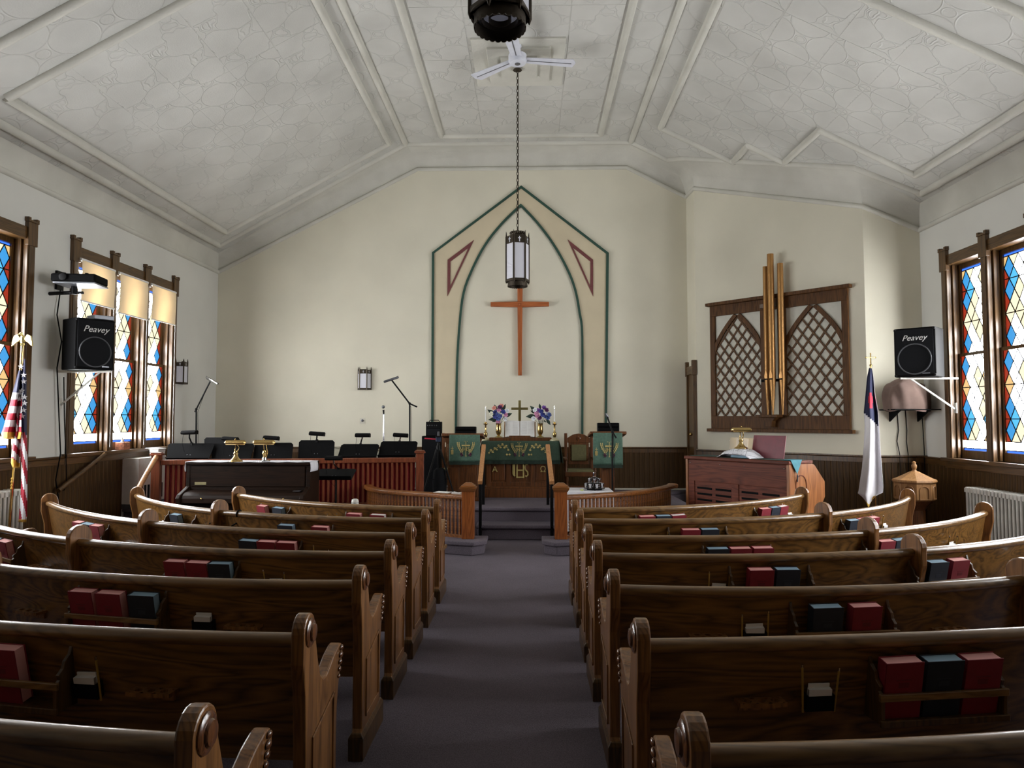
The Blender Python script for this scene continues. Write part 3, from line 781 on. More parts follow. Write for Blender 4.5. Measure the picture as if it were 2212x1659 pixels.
books('R', 4, [(1910, 'r'), (1941, 'b')], W_); card_holder('R', 4, 2062, sec=W_); cup_holder('R', 4, 2015)
books('R', 3, [(1640, 'r'), (1689, 'b')], A_); card_holder('R', 3, 1553, sec=A_); cup_holder('R', 3, 1848)
books('R', 3, [(2018, 'b'), (2064, 'r')], W_)
books('R', 2, [(1780, 'b'), (1863, 'r')]); card_holder('R', 2, 1631); cup_holder('R', 2, 1528); cup_holder('R', 2, 2053)
books('R', 1, [(1938, 'r'), (2022, 'b'), (2105, 'r')]); card_holder('R', 1, 1769); cup_holder('R', 1, 1642)
# ================================================================== back wall: arch, cross
def bw(px, py, Y=YB): p = at(px, py, Y); return (p.x, p.z)
IN_L = [(985, 960), (985, 922), (988, 782), (993.6, 694.6), (1002, 632), (1020, 583), (1048, 530), (1083, 485), (1125, 444)]
IN_R = [(1258, 960), (1257.6, 925), (1257.6, 730), (1252, 677), (1242, 625), (1224, 579), (1194.6, 527), (1160, 481), (1125, 444)]
OUT = [(934, 960), (936, 547), (1126, 405), (1312, 548), (1308, 960)]
arch = thing('arch_decoration', (-.16, YB - .02, 1.13), label='painted pointed arch panel with green edging behind the altar', cat='wall decoration')
def rel(pts): return [(x + .16, z - 1.13) for x, z in pts]
def smooth_pts(p, n=4):
    out = []
    for i in range(len(p) - 1):
        p0, p1, p2, p3 = p[max(i - 1, 0)], p[i], p[i + 1], p[min(i + 2, len(p) - 1)]
        for k in range(n):
            t = k / n
            out.append(tuple(.5 * (2 * b + (c - a) * t + (2 * a - 5 * b + 4 * c - d) * t * t + (3 * b - a - 3 * c + d) * t ** 3) for a, b, c, d in zip(p0, p1, p2, p3)))
    return out + [p[-1]]
il, ir, ou = smooth_pts(rel([bw(*p) for p in IN_L])), smooth_pts(rel([bw(*p) for p in IN_R])), rel([bw(*p) for p in OUT])
cl = lambda P: [(x, max(z, 0)) for x, z in P]
il, ir, ou = cl(il), cl(ir), cl(ou)
MB().prism(ou[:3] + il[::-1], .0, .015, 'y').build('beige_panel', M_panel, arch)
MB().prism(ir + [ou[2]][0:0] + ou[2:][::-1][0:0] + [] if False else ir + [ou[2], ou[3], ou[4]], .0, .015, 'y').build('beige_panel', M_panel, arch)
def ribbon(path, w, y0, y1):
    m = MB(); n = len(path); side = []
    for i, p in enumerate(path):
        a = Vector(path[max(i - 1, 0)]); b = Vector(path[min(i + 1, n - 1)]); t = (b - a).normalized(); k = 1.0
        if 0 < i < n - 1:
            d1 = (Vector(p) - a).normalized(); k = 1 / max(.35, d1.dot(t))
        side.append((Vector((-t.y, t.x)) * w * k, Vector(p)))
    for i in range(n - 1):
        (s0, p0), (s1, p1) = side[i], side[i + 1]
        q = [p0 - s0, p1 - s1, p1 + s1, p0 + s0]; m.prism([tuple(v) for v in q], y0, y1, 'y')
    return m
ribbon(ou, .020, -.02, .016).build('outer_edging', M_green, arch)
ribbon(il[:-1] + [il[-1]] + ir[::-1][1:], .019, -.02, .016).build('inner_edging', M_green, arch)
for tri in ([(1024, 519), (967.4, 562), (966.7, 640.5)], [(1226, 518), (1281, 562), (1281, 640.5)]):
    q = rel([bw(*p) for p in tri]); c = (sum(p[0] for p in q) / 3, sum(p[1] for p in q) / 3)
    m = MB(); inn = [(c[0] + (x - c[0]) * .68, c[1] + (z - c[1]) * .68) for x, z in q]
    for i in range(3):
        j = (i + 1) % 3; m.prism([q[i], q[j], inn[j], inn[i]], -.012, .004, 'y')
    m.build('red_triangle', M_redtr, arch)
cr = thing('wooden_cross', (-.175, YB - .05, 0), label='large plain wooden cross hung in the arch above the altar', cat='cross')
c0, c1 = at(1121, 588, YB - .06), at(1121, 811, YB - .06); ca, cb = at(1060, 658, YB - .06), at(1186, 658, YB - .06)
cr.location.z = c1.z
MB().prism([(-.034, 0), (.034, 0), (.050, c0.z - c1.z), (-.046, c0.z - c1.z)], -.035, .03, 'y').build('upright', M_cross, cr, bevel=.005)
zz = ca.z - c1.z; xl_, xr_ = ca.x + .175, cb.x + .175
MB().prism([(xl_, zz - .035), (0, zz - .05), (xr_, zz - .035), (xr_, zz + .04), (0, zz + .05), (xl_, zz + .04)], -.042, .025, 'y').build('cross_arm', M_crossx, cr, bevel=.005)
MB().ball((0, -.045, zz), .02).build('centre_boss', M_cross, cr, smooth=60)

# ================================================================== altar
AL = thing('altar_table', (-.15, 11.36, PZ), label='carved oak altar with gold letters standing below the wooden cross', cat='altar')
m = MB().box(-.58, .58, -.30, .30, 0, .14); m.box(-.56, .56, -.28, .28, .14, .17); m.build('plinth', M_altar, AL, bevel=.006)
MB().box(-.53, .53, -.23, .26, .17, .82).build('body', M_altar, AL, bevel=.004)
MB().box(-.585, .585, -.29, .31, .82, .865).build('top', M_altar, AL, bevel=.006)
for x in (-.50, -.19, .19, .50): MB().box(x - .032, x + .032, -.25, -.228, .17, .82).build('stile', M_altar, AL, bevel=.003)
for z in (.17, .755): MB().box(-.53, .53, -.246, -.228, z, z + .065).build('frame_rail', M_altar, AL, bevel=.003)
for x in (-.345, 0, .345): MB().box(x - .10, x + .10, -.238, -.228, .26, .73).build('raised_panel', M_altar, AL, bevel=.006)
for ch, x in (('A', -.40), ('Ω', .35)):
    me = text_mesh(ch, .13, .006, name='gold_letter'); me.materials.clear(); me.materials.append(M_embro); inst(me, 'gold_letter', AL, T((x, -.252, .43)) @ RX(pi / 2))
m = MB()                                       # interlaced IHS monogram
def stroke(m, pts, r=.012, y=-.252): m.tube([(x, y, z) for x, z in pts], r, 6)
stroke(m, [(-.115, .51), (-.115, .36), (-.10, .34), (-.085, .33)]); stroke(m, [(-.095, .51), (-.095, .35)])
for x in (-.055, .045): stroke(m, [(x, .51), (x, .30)])
stroke(m, [(-.055, .42), (.045, .42)]); stroke(m, [(-.055, .31), (.045, .31)])
stroke(m, [(.115, .505), (.08, .505), (.065, .47), (.075, .43), (.11, .39), (.115, .35), (.09, .32), (.07, .335)])
m.build('gold_monogram', M_embro, AL, smooth=60)
# altar cloth
AC = thing('altar_cloth', (-.15, 11.36, PZ + .87), label='dark green fringed cloth with gold embroidery over the altar', cat='altar cloth')
def drape(u, v):                               # v: 0 top back .. 1 hem, u across
    x = -.60 + 1.20 * u; wv = .008 * sin(u * 31) + .006 * sin(u * 13 + 1)
    if v < .3: return (x, .28 - (v / .3) * .585, .0)
    t = (v - .3) / .7
    return (x * (1 + .03 * t), -.305 - .012 * min(1, t * 4) - wv * t, -.30 * t)
MB().grid(40, 20, drape).build('cloth', M_greend, AC, smooth=60, recalc=False, thick=.004)
def sidefall(sgn):
    return lambda u, v: (sgn * (.602 + .012 * min(1, v * 4) + .02 * v * sin(u * 9) + .04 * v), -.305 + .585 * u, -.34 * v)
for sg in (-1, 1): MB().grid(14, 8, sidefall(sg)).build('side_fall', M_greend, AC, smooth=60, recalc=False, thick=.004)
MB().grid(60, 2, lambda u, v: ((-.60 + 1.2 * u) * 1.03, -.318 - .010 * sin(u * 31) + .003 * sin(u * 300), -.30 - .05 * v)).build('fringe', M_fringe, AC, recalc=False, thick=.004)
def emblem(par, M, s=1.0, tri=True):
    m = MB(M); bar = lambda a, b, c, d: m.box(a * s, b * s, -.004, 0, c * s, d * s)
    bar(-.004, .004, -.10, .13); bar(-.065, .065, .055, .075); bar(-.03, -.02, .125, .135); bar(.02, .03, .125, .135); bar(-.012, .012, -.105, -.095)
    m.build('embroidered_cross', M_embro, par)
    me = text_mesh('IHS', .085 * s, .002, name='embroidered_letters'); me.materials.clear(); me.materials.append(M_embro); inst(me, 'embroidered_letters', par, M @ T((0, -.002, .005 * s)) @ RX(pi / 2))
    for sg in (-1, 1):
        m = MB(M); P = [(sg * (.045 + .075 * sin(t * 1.6)) * s, -.003, (-.07 + .16 * t) * s) for t in [i / 6 for i in range(7)]]; m.tube(P, .003 * s, 5)
        for i in range(1, 7):
            for q in (-1, 1): m.ball((P[i][0] + q * .014 * s, -.003, P[i][2] + .012 * s), .013 * s, 6, (.55, .3, 1.2))
        m.build('embroidered_wheat', M_embro, par, smooth=60)
        m = MB(M)
        for i in range(5): m.ball((sg * (.055 + .012 * (i % 3)) * s, -.003, (-.085 + .014 * (i // 2) - .01 * (i % 2)) * s), .015 * s, 6, (1, .35, 1))
        m.build('embroidered_grapes', M_grape, par, smooth=60)
emblem(AC, T((-.02, -.325, -.135)), .92)
for sg in (-1, 1):
    m = MB(T((-.02, -.322, -.13)))
    P = [(sg * (.17 + .30 * t), 0, .045 * sin(t * 5) + .02) for t in [i / 10 for i in range(11)]]; m.tube(P, .004, 5)
    for i, p in enumerate(P): m.ball((p[0], 0, p[2] + (.02 if i % 2 else -.025)), .016, 6, (1.2, .3, .9))
    for x in (.15, .19): m.ball((sg * x, 0, -.075), .018, 6, (1, .3, .9))
    m.build('embroidered_vine', M_embro, AC, smooth=60)
gr = MB().box(-.65, .34, 11.30, 11.66, PZ + .872, PZ + .922).build('altar_shelf', M_altar, None, bevel=.005)
tag(gr, 'long low oak shelf lying along the back of the altar', 'shelf'); GZ = PZ + .922
# open bible
BI = thing('open_bible', (-.165, 11.40, GZ), label='large open bible propped upright at the middle of the altar', cat='bible')
TB = T((0, .02, .012)) @ RX(rad(-22))
MB(TB).box(-.255, .255, .035, .045, 0, .27).build('cover', plain('bible_leather', (70, 32, 30), .5), BI, bevel=.003)
for sg in (-1, 1):
    def pgs(u, v, sg=sg): return (sg * (.004 + .232 * u), -.012 - .030 * sin(min(1, u * 1.6) * pi * .5) + .018 * u + .0, .006 + .258 * v - .02 * u * (1 - v))
    MB(TB).grid(12, 4, pgs).build('page', M_paper, BI, smooth=60, recalc=False)
    q = MB(TB)
    for i in range(5): q.box(*sorted((sg * (.228 + .005 * i), sg * (.232 + .005 * i))), -.022 + .011 * i, .035, .004, .262 - .002 * i)
    q.box(*sorted((0, sg * .228)), .004, .035, .002, .262)
    q.build('page_block', plain('gilt_page_block', (222, 190, 156), .7), BI)
    q = MB(TB)
    for r in range(16):
        for c in range(2):
            x0, x1 = sorted((sg * (.03 + .10 * c), sg * (.115 + .10 * c))); z = .03 + .0135 * r
            q.add([(x0, -.0425 + .009 * c, z), (x1, -.040 + .012 * c, z), (x1, -.040 + .012 * c, z + .004), (x0, -.0425 + .009 * c, z + .004)], [(0, 1, 2, 3)])
    q.build('printed_lines', plain('grey_print', (205, 203, 200), .8), BI, recalc=False)
m = MB().box(-.17, .17, -.05, .10, 0, .012); m.box(-.17, .17, -.055, -.045, 0, .03); m.build('stand', M_altar, BI, bevel=.002)
# brass cross on the shelf
BC = thing('brass_cross', (-.17, 11.60, GZ), label='brass standing cross behind the open bible on the altar', cat='cross')
M_oldbrass = plain('dull_brass', (134, 122, 76), .42, .6)
zt = at(1121, 865, 11.6).z - GZ; za = at(1121, 883, 11.6).z - GZ
MB().box(-.021, .021, -.012, .012, .05, zt).build('upright', M_oldbrass, BC, bevel=.003)
MB().box(-.137, .137, -.012, .012, za - .02, za + .021).build('cross_arm', M_oldbrass, BC, bevel=.003)
m = MB(); m.M = T((0, -.012, za)) @ RX(pi / 2); m.lathe([(.026, 0), (.026, .004), (.012, .006)], 14); m.build('medallion', M_oldbrass, BC, smooth=40)
m = MB().box(-.08, .08, -.05, .05, 0, .025); m.box(-.05, .05, -.035, .035, .025, .05); m.build('base', M_oldbrass, BC, bevel=.003)
# vases and flowers
FC = {k: plain('silk_' + k, c, .75, var=.18, scale=60) for k, c in dict(royal=(62, 72, 150), blue=(84, 104, 170), violet=(118, 74, 158), plum=(88, 36, 88), pink=(206, 146, 178), coral=(220, 150, 136), cream=(224, 224, 206), white=(226, 230, 236)).items()}
def blossom_mesh(c, n=6):
    m = MB()
    for i in range(n):
        a = 2 * pi * i / n; m.M = RZ(a) @ T((.022, 0, .004)) @ RY(-.5); m.ball((0, 0, 0), .021, 6, (1, .8, .28))
    for i in range(4):
        a = 2 * pi * i / 4 + .4; m.M = RZ(a) @ T((.010, 0, .012)) @ RY(-1.0); m.ball((0, 0, 0), .015, 6, (1, .8, .35))
    return m.mesh('blossom', FC[c], 60)
BM = {k: blossom_mesh(k) for k in FC}
leafm = MB().grid(6, 2, lambda u, v: (.13 * u, (v - .5) * .055 * sin(pi * min(.98, u + .04)), .02 * sin(u * 2.6) + .008 * abs(v - .5))).mesh('leaf', M_leaf, 60, False)
def face(p, d):                                # aim local z along d
    d = Vector(d).normalized(); x = d.orthogonal().normalized(); return frame(p, x, d.cross(x), d)
def bouquet(px, blooms, leaves, lb, which):
    p = at(px, 946, 11.40); V = thing('flower_vase', (p.x, 11.40, GZ), label='tall brass vase on the altar %s' % lb, cat='vase', group='brass altar vases')
    MB().lathe([(.058, 0), (.058, .008), (.03, .022), (.020, .035), (.034, .055), (.046, .085), (.046, .14), (.040, .19), (.048, .225), (.042, .225), (.034, .19)], 18).build('body', M_brass, V, smooth=50)
    MB().lathe([(.060, 0), (.060, .008), (.031, .0215)], 18).build('foot', M_oldbrass, V, smooth=50)
    B = thing('flower_bouquet', (p.x, 11.40, GZ + .20), label='blue, pink and white silk flowers in vase %s' % which, cat='flowers', group='silk altar bouquets')
    m = MB()
    for bx, by, c in blooms:
        q = at(bx, by, 11.36) - B.location; d = Vector((q.x, -.14, max(.02, q.z - .1))); q.y = -.03 - .05 * random.random() + .03 * (q.z < .1)
        inst(BM[c], 'blossom', B, face(q, (q.x * 1.2, -.25, q.z - .12)) @ Matrix.Scale(1.05, 4)); m.tube([(0, 0, -.1), (q.x * .4, 0, q.z * .4), q], .003, 4)
    m.build('stem', M_leaf, B)
    for bx, by, tx, ty in leaves:
        a = at(bx, by, 11.40) - B.location; b = at(tx, ty, 11.38) - B.location; d = b - a
        X = d.normalized(); Yv = Vector((0, 1, 0)).cross(X).normalized(); inst(leafm, 'leaf', B, frame(a, X, Yv, X.cross(Yv)) @ Matrix.Scale(d.length / .13, 4))
bouquet(1077, [(1062, 894, 'cream'), (1070, 891, 'royal'), (1068, 882, 'coral'), (1080, 880, 'plum'), (1078, 886, 'pink'), (1087, 890, 'royal'), (1073, 896, 'blue'), (1080, 899, 'blue'), (1076, 904, 'blue'), (1092, 896, 'pink'), (1095, 888, 'white'), (1083, 877, 'coral'), (1076, 911, 'pink'), (1091, 905, 'white'), (1070, 900, 'royal')],
        [(1072, 898, 1053, 885), (1074, 904, 1055, 907), (1085, 888, 1092, 873), (1074, 888, 1068, 874), (1088, 900, 1106, 893), (1082, 892, 1081, 872), (1078, 905, 1063, 911)], 'beside the broad lectern', 'nearest the broad lectern')
bouquet(1167, [(1156, 886, 'white'), (1163, 887, 'violet'), (1159, 893, 'pink'), (1161, 898, 'pink'), (1169, 889, 'royal'), (1175, 881, 'violet'), (1180, 886, 'plum'), (1181, 893, 'white'), (1178, 899, 'blue'), (1183, 902, 'blue'), (1153, 904, 'white'), (1172, 896, 'royal'), (1165, 902, 'plum'), (1186, 896, 'blue')],
        [(1160, 890, 1145, 877), (1158, 898, 1136, 900), (1168, 885, 1165, 872), (1180, 904, 1189, 918), (1182, 896, 1192, 896), (1174, 908, 1180, 912), (1159, 893, 1146, 887), (1176, 884, 1177, 876)], 'beside the green chair', 'nearest the green upholstered chair')
def candlestick(px, py, Y, z, lb):
    p = at(px, py, Y); C = thing('candlestick', (p.x, Y, z), label=lb, cat='candlestick', group='altar candlesticks')
    MB().lathe([(.075, 0), (.075, .012), (.05, .03), (.022, .045), (.018, .055)], 18).build('foot', plain('pale_brass', (206, 200, 166), .4, .3), C, smooth=40)
    MB().lathe([(.018, .05), (.028, .075), (.032, .11), (.024, .13), (.013, .145), (.013, .24), (.018, .25), (.040, .262), (.042, .268), (.016, .272), (.022, .29), (.018, .30)], 16).build('stem', M_brass, C, smooth=40)
    MB().tube([(0, 0, .28), (0, 0, .52)], .0105, 10).build('candle', M_paper, C, smooth=50)
    MB().lathe([(.0125, .50), (.0125, .55), (.011, .55), (.011, .50)], 12, caps=False).build('glass_follower', M_clear, C, smooth=50)
    MB().tube([(0, 0, .52), (0, 0, .535)], .0015, 5).build('wick', M_black, C)
candlestick(1049, 948, 11.42, PZ + .873, 'brass candlestick with thin white candle close to the broad lectern')
candlestick(1198, 951, 11.28, PZ + .873, 'brass candlestick with thin white candle close to the green chair')

# ================================================================== lecterns
def lectern(px0, px1, ptop, cl0, cl1, clb, Y, lb, tall):
    a, b = at(px0, ptop, Y), at(px1, ptop, Y); cx = (a.x + b.x) / 2; hw = (b.x - a.x) / 2; zt = a.z - PZ
    R_ = thing('lectern', (cx, Y, PZ), label=lb, cat='lectern', group='oak lecterns')
    w = hw * tall
    MB().box(-w, w, -.12, .16, .05, zt - .06).build('column', M_altar, R_, bevel=.006)
    MB().box(-w - .06, w + .06, -.18, .22, 0, .06).build('base', M_altar, R_, bevel=.01)
    for x in (-w * .55, w * .55): MB().box(x - w * .32, x + w * .32, -.128, -.12, .14, zt - .5).build('raised_panel', M_altar, R_, bevel=.003)
    MB(T((0, 0, zt - .02)) @ RX(rad(-7))).box(-hw, hw, -.20, .24, -.03, .015).build('desk', M_altar, R_, bevel=.008)
    m = MB(); m.prism([(-hw + .03, zt - .05), (hw - .03, zt - .05), (w + .02, zt - .14), (-w - .02, zt - .14)], -.15, .18, 'y'); m.build('bracket_moulding', M_altar, R_, bevel=.005)
    p, q, r_ = at(cl0, ptop, Y - .2), at(cl1, ptop, Y - .2), at(cl1, clb, Y - .2)
    C = thing('lectern_cloth', (cx, Y, PZ + zt), label='green brocade cloth with gold emblem hanging from %s' % ('the broad lectern' if cx < 0 else 'the narrow lectern'), cat='lectern cloth', group='green lectern cloths')
    x0, x1, h = p.x - cx, q.x - cx, zt - (r_.z - PZ)
    def dr(u, v):
        if v < .25: t = v / .25; return (x0 + (x1 - x0) * u, .02 - .23 * t, .012 - .016 * t)
        t = (v - .25) / .75
        return (x0 + (x1 - x0) * u + .01 * t * (u - .5), -.212 - .012 * min(1, t * 5) - .006 * t * sin(u * 17 + 1), -.004 - (h - .03) * t)
    MB().grid(20, 16, dr).build('cloth', M_greenc, C, smooth=60, recalc=False, thick=.003)
    MB().grid(30, 2, lambda u, v: (x0 + (x1 - x0) * u, -.226 + .003 * sin(u * 200), -h + .03 - .05 * v)).build('fringe', M_fringe, C, recalc=False, thick=.003)
    emblem(C, T(((x0 + x1) / 2 + .02, -.236, -h * .52)), .95)
    m = MB(T((x0 + .045, -.236, -h * .6))); m.box(-.02, .02, -.003, 0, .05, .056); m.box(-.003, .003, -.003, 0, -.04, .08); m.box(-.018, .018, -.003, 0, -.035, .03); m.build('embroidered_band', M_embro, C)
    return cx, zt
lx, lz = lectern(957, 1046, 938, 971, 1037, 1001, 10.75, 'broad oak lectern behind the camera tripod', .72)
rx_, rz_ = lectern(1272, 1350, 934, 1281, 1344, 1008, 10.75, 'narrow oak lectern with microphone stand before it', .36)
def desk_lamp(cx, z, px0, px1, py0, py1, Y, lb):
    a, b = at(px0, py0, Y), at(px1, py1, Y); hw = (b.x - a.x) / 2; h = a.z - b.z
    D = thing('lectern_lamp', ((a.x + b.x) / 2, Y, b.z - .003), label=lb, cat='reading lamp', group='black hooded lectern lamps')
    MB().prism([(-.05, 0), (.06, 0), (.06, .02), (.03, h * .4), (.06, h * .75), (.03, h), (-.05, h), (-.075, h * .82), (-.075, h * .62), (-.055, h * .5)], -hw, hw, 'x').build('hood', M_black, D, bevel=.006)
    for s in (-1, 1): MB().box(s * hw - .006, s * hw + .006, -.055, .062, 0, h * .96).build('end_plate', M_blackm, D, bevel=.002)
desk_lamp(lx, lz, 985, 1028, 921, 938, 10.80, 'black hooded lamp on top of the broad lectern')
desk_lamp(rx_, rz_, 1291, 1336, 913, 933, 10.80, 'black hooded lamp on top of the narrow lectern')

# ================================================================== chancel chairs
def chair(loc, lb, first=[None]):
    if first[0]: c = copy_tree(first[0]); c.location = loc; c['label'] = lb; return c
    C = thing('chancel_chair', loc, label=lb, cat='chair', group='green upholstered chancel chairs'); first[0] = C
    for s in (-1, 1):
        MB().box(s * .215 - .025, s * .215 + .025, .19, .24, 0, .98).build('back_post', M_altar, C, bevel=.006)
        MB().lathe([(.03, 0), (.02, .03), (.026, .08), (.03, .14), (.02, .20), (.03, .23), (.03, .31)], 12, (s * .22, -.20, 0)).build('leg', M_altar, C, smooth=40)
        MB().box(s * .235 - .028, s * .235 + .028, -.25, .20, .55, .585).build('arm', M_altar, C, bevel=.008)
        MB().lathe([(.026, 0), (.018, .04), (.028, .10), (.018, .15), (.024, .19)], 10, (s * .235, -.20, .37)).build('arm_post', M_altar, C, smooth=40)
    MB().box(-.25, .25, -.24, .22, .29, .36).build('seat_frame', M_altar, C, bevel=.006)
    MB().frustum(-.225, .225, -.23, .19, .36, -.20, .20, -.20, .17, .40).build('seat_cushion', M_uph, C, bevel=.01)
    MB().prism([(-.19, .82), (.19, .82), (.19, .90), (.10, .955), (0, .975), (-.10, .955), (-.19, .90)], .195, .235, 'y').build('crest_rail', M_altar, C, bevel=.006)
    MB().box(-.17, .17, .20, .23, .46, .82).build('back_frame', M_altar, C, bevel=.004)
    MB().frustum(-.125, .125, .17, .20, .52, -.125, .125, .17, .20, .79).build('back_cushion', M_uph, C, bevel=.012)
    m = MB(); m.M = T((0, .19, .89)) @ RX(pi / 2); m.lathe([(.035, 0), (.035, .006), (.02, .01), (.004, .012)], 12); m.build('carved_boss', M_carve, C, smooth=40)
    m = MB()
    for i in range(13):
        z = .50 + .31 * i / 12
        for s in (-1, 1): m.ball((s * .14, .196, z), .006, 6)
    m.build('upholstery_nail', M_oldbrass, C)
    MB().box(-.2, .2, -.215, -.19, .10, .14).build('stretcher', M_altar, C, bevel=.004)
    return C
p = at(1252, 1000, 11.75); chair((p.x, 11.75, PZ), 'oak armchair with green upholstery standing between altar and narrow lectern')
p = at(982, 1000, 11.80); chair((p.x, 11.80, PZ), 'oak armchair with green upholstery mostly hidden behind the broad lectern')

# ================================================================== stair handrails
def stair_rail(px0, py0, px1, py1, sx, lb):
    a, b = at(px0, py0, 10.25), at(px1, py1, 9.45)
    R_ = thing('stair_handrail', (b.x, 9.45, 0), label=lb, cat='handrail', group='chancel stair handrails')
    a -= R_.location; b -= R_.location; d = (b - a).normalized()
    X = d.cross(Vector((0, 0, 1))).normalized(); Zv = X.cross(d)
    MB(frame((a + b) / 2, X, d, Zv)).box(-.03, .03, -(b - a).length / 2, (b - a).length / 2, -.028, .028).build('rail', M_hand, R_, bevel=.006)
    MB().box(b.x - .02, b.x + .02, b.y + .03, b.y + .07, 0, b.z - .0).build('post', M_blackm, R_, bevel=.003)
    MB().box(a.x - .02, a.x + .02, a.y - .10, a.y - .06, PZ, a.z - .04).build('post', M_blackm, R_, bevel=.003)
stair_rail(1045, 963, 1037, 1043, 1, 'sloping oak handrail on black posts, on the broad lectern side of the steps')
stair_rail(1183, 963, 1192, 1043, -1, 'sloping oak handrail on black posts, on the communion table side of the steps')

# ================================================================== communion rail
def comm_rail(path, sg, lb):
    R_ = thing('communion_rail', (path[0][0], path[0][1], .165), label=lb, cat='railing', group='curved communion rails')
    P = smooth_pts(path, 5); I = T(-R_.location)
    m = MB(I); m.sweep([(-.055, .63), (.055, .63), (.062, .645), (.062, .672), (.045, .685), (-.045, .685), (-.062, .672), (-.062, .645)], [(x, y, 0) for x, y in P]); m.build('top_rail', M_rail2, R_, bevel=.003)
    e = P[-1]; MB(I).lathe([(.075, .63), (.082, .645), (.082, .675), (.06, .69)], 14, (e[0], e[1], 0)).build('rail_end', M_rail2, R_, smooth=40)
    m = MB(I); m.sweep([(-.03, .165), (.03, .165), (.03, .20), (-.03, .20)], [(x, y, 0) for x, y in P]); m.build('bottom_rail', M_rail2, R_)
    L = [0]
    for p, q in zip(P[:-1], P[1:]): L.append(L[-1] + math.dist(p, q))
    bal = MB().box(-.0125, .0125, -.012, .012, .20, .632).mesh('baluster', M_rail2)
    n = int((L[-1] - .14) / .056)
    for i in range(n):
        s = .12 + i * .056; k = max(j for j in range(len(L)) if L[j] <= s); k = min(k, len(P) - 2); t = (s - L[k]) / (L[k + 1] - L[k])
        x, y = P[k][0] + (P[k + 1][0] - P[k][0]) * t, P[k][1] + (P[k + 1][1] - P[k][1]) * t
        inst(bal, 'baluster', R_, I @ T((x, y, 0)) @ RZ(math.atan2(P[k + 1][1] - P[k][1], P[k + 1][0] - P[k][0])))
    M = I @ T((path[0][0], path[0][1], 0))
    MB(M).box(-.075, .075, -.075, .075, .165, .73).build('newel_post', M_post, R_, bevel=.004)
    m = MB(M).frustum(-.08, .08, -.08, .08, .73, -.10, .10, -.10, .10, .765); m.box(-.10, .10, -.10, .10, .765, .785); m.frustum(-.085, .085, -.085, .085, .785, -.085, .085, -.085, .085, .80)
    m.frustum(-.08, .08, -.08, .08, .80, -.035, .035, -.035, .035, .835); m.build('post_cap', M_rail2, R_, bevel=.003)
comm_rail(RAIL_L, -1, 'curved oak communion rail with square post, on the choir side')
comm_rail(RAIL_R, 1, 'curved oak communion rail with square post, before the white-covered table')
def sheet(px, py, Y, z, w, d, rz, lb, name='paper_sheet'):
    p = at(px, py, Y); return tag(MB(T((p.x, Y, z)) @ RZ(rz)).box(-w / 2, w / 2, -d / 2, d / 2, 0, .004).build(name, M_paper, None), lb, 'paper')
sheet(957, 1062, 8.95, .686, .20, .14, -.35, 'white sheet of paper lying flat on the communion rail')
p = at(988, 1062, 8.80); tag(MB(T((p.x, 8.79, .686)) @ RZ(-.2)).prism([(-.06, 0), (.06, 0), (.055, .018), (0, .010), (-.055, .022)], -.05, .05, 'y').build('folded_leaflet', M_paper, None), 'folded white leaflet on communion rail next to the post', 'leaflet')

# ================================================================== communion table with cloth and cup tower
tx0, tx1, ty0, ty1, tz = .49, 1.07, 9.22, 9.80, .665
CT = thing('communion_table', ((tx0 + tx1) / 2, (ty0 + ty1) / 2, 0), label='small square table under the white cloth behind the communion rail', cat='table')
hx, hy = (tx1 - tx0) / 2, (ty1 - ty0) / 2
MB().box(-hx, hx, -hy, hy, tz - .03, tz - .004).build('tabletop', M_altar, CT, bevel=.003)
for sx in (-1, 1):
    for sy in (-1, 1): MB().box(sx * (hx - .05) - .022, sx * (hx - .05) + .022, sy * (hy - .05) - .022, sy * (hy - .05) + .022, 0, tz - .03).build('leg', M_altar, CT)
def tc(u, v):                                  # skirt all round
    a = u * 4; k = int(a) % 4; t = a - int(a); cs = [(-1, -1), (1, -1), (1, 1), (-1, 1)]; p, q = cs[k], cs[(k + 1) % 4]
    x, y = (p[0] + (q[0] - p[0]) * t) * (hx + .008), (p[1] + (q[1] - p[1]) * t) * (hy + .008); g = 1 + .05 * v + .025 * v * sin(u * 75)
    return (x * g, y * g, tz + .002 - .50 * v)
TC = thing('white_tablecloth', CT.location, label='white cloth draped over the small table behind the communion rail', cat='tablecloth')
m = MB().grid(64, 8, tc); m.add([(-hx - .008, -hy - .008, tz + .002), (hx + .008, -hy - .008, tz + .002), (hx + .008, hy + .008, tz + .002), (-hx - .008, hy + .008, tz + .002)], [(0, 1, 2, 3)])
m.build('cloth', M_white, TC, smooth=40, recalc=False)
CW = thing('communion_cup_tower', (at(1284, 1055, 9.50).x, 9.50, tz + .003), label='black tiered stand holding small silver cups on the white cloth', cat='cup stand')
m = MB()
for q, (r, z) in enumerate(((.14, .02), (.095, .085), (.04, .16))): m.lathe([(r, z), (r, z + .008)], 20)
m.tube([(0, 0, 0), (0, 0, .17)], .010, 8); m.box(-.1, .1, -.006, .006, 0, .02); m.box(-.006, .006, -.1, .1, 0, .02); m.build('stand', M_blackm, CW, smooth=30)
cupm = MB().lathe([(.024, 0), (.024, .004), (.018, .01), (.022, .045), (.026, .058), (.023, .058), (.019, .045), (.016, .012)], 12).mesh('cup', M_chrome, 40)
for n_, r, z, a0 in ((8, .112, .028, .2), (5, .070, .093, -.3), (1, 0, .168, 0)):
    for i in range(n_): inst(cupm, 'cup', CW, T((r * cos(a0 + 2 * pi * i / n_), r * sin(a0 + 2 * pi * i / n_), z)))
p = at(1257, 1056, 9.36); FL = thing('flower_sprig', (p.x, 9.36, tz + .003), label='small yellow green flower lying on the white cloth', cat='flower')
m = MB()
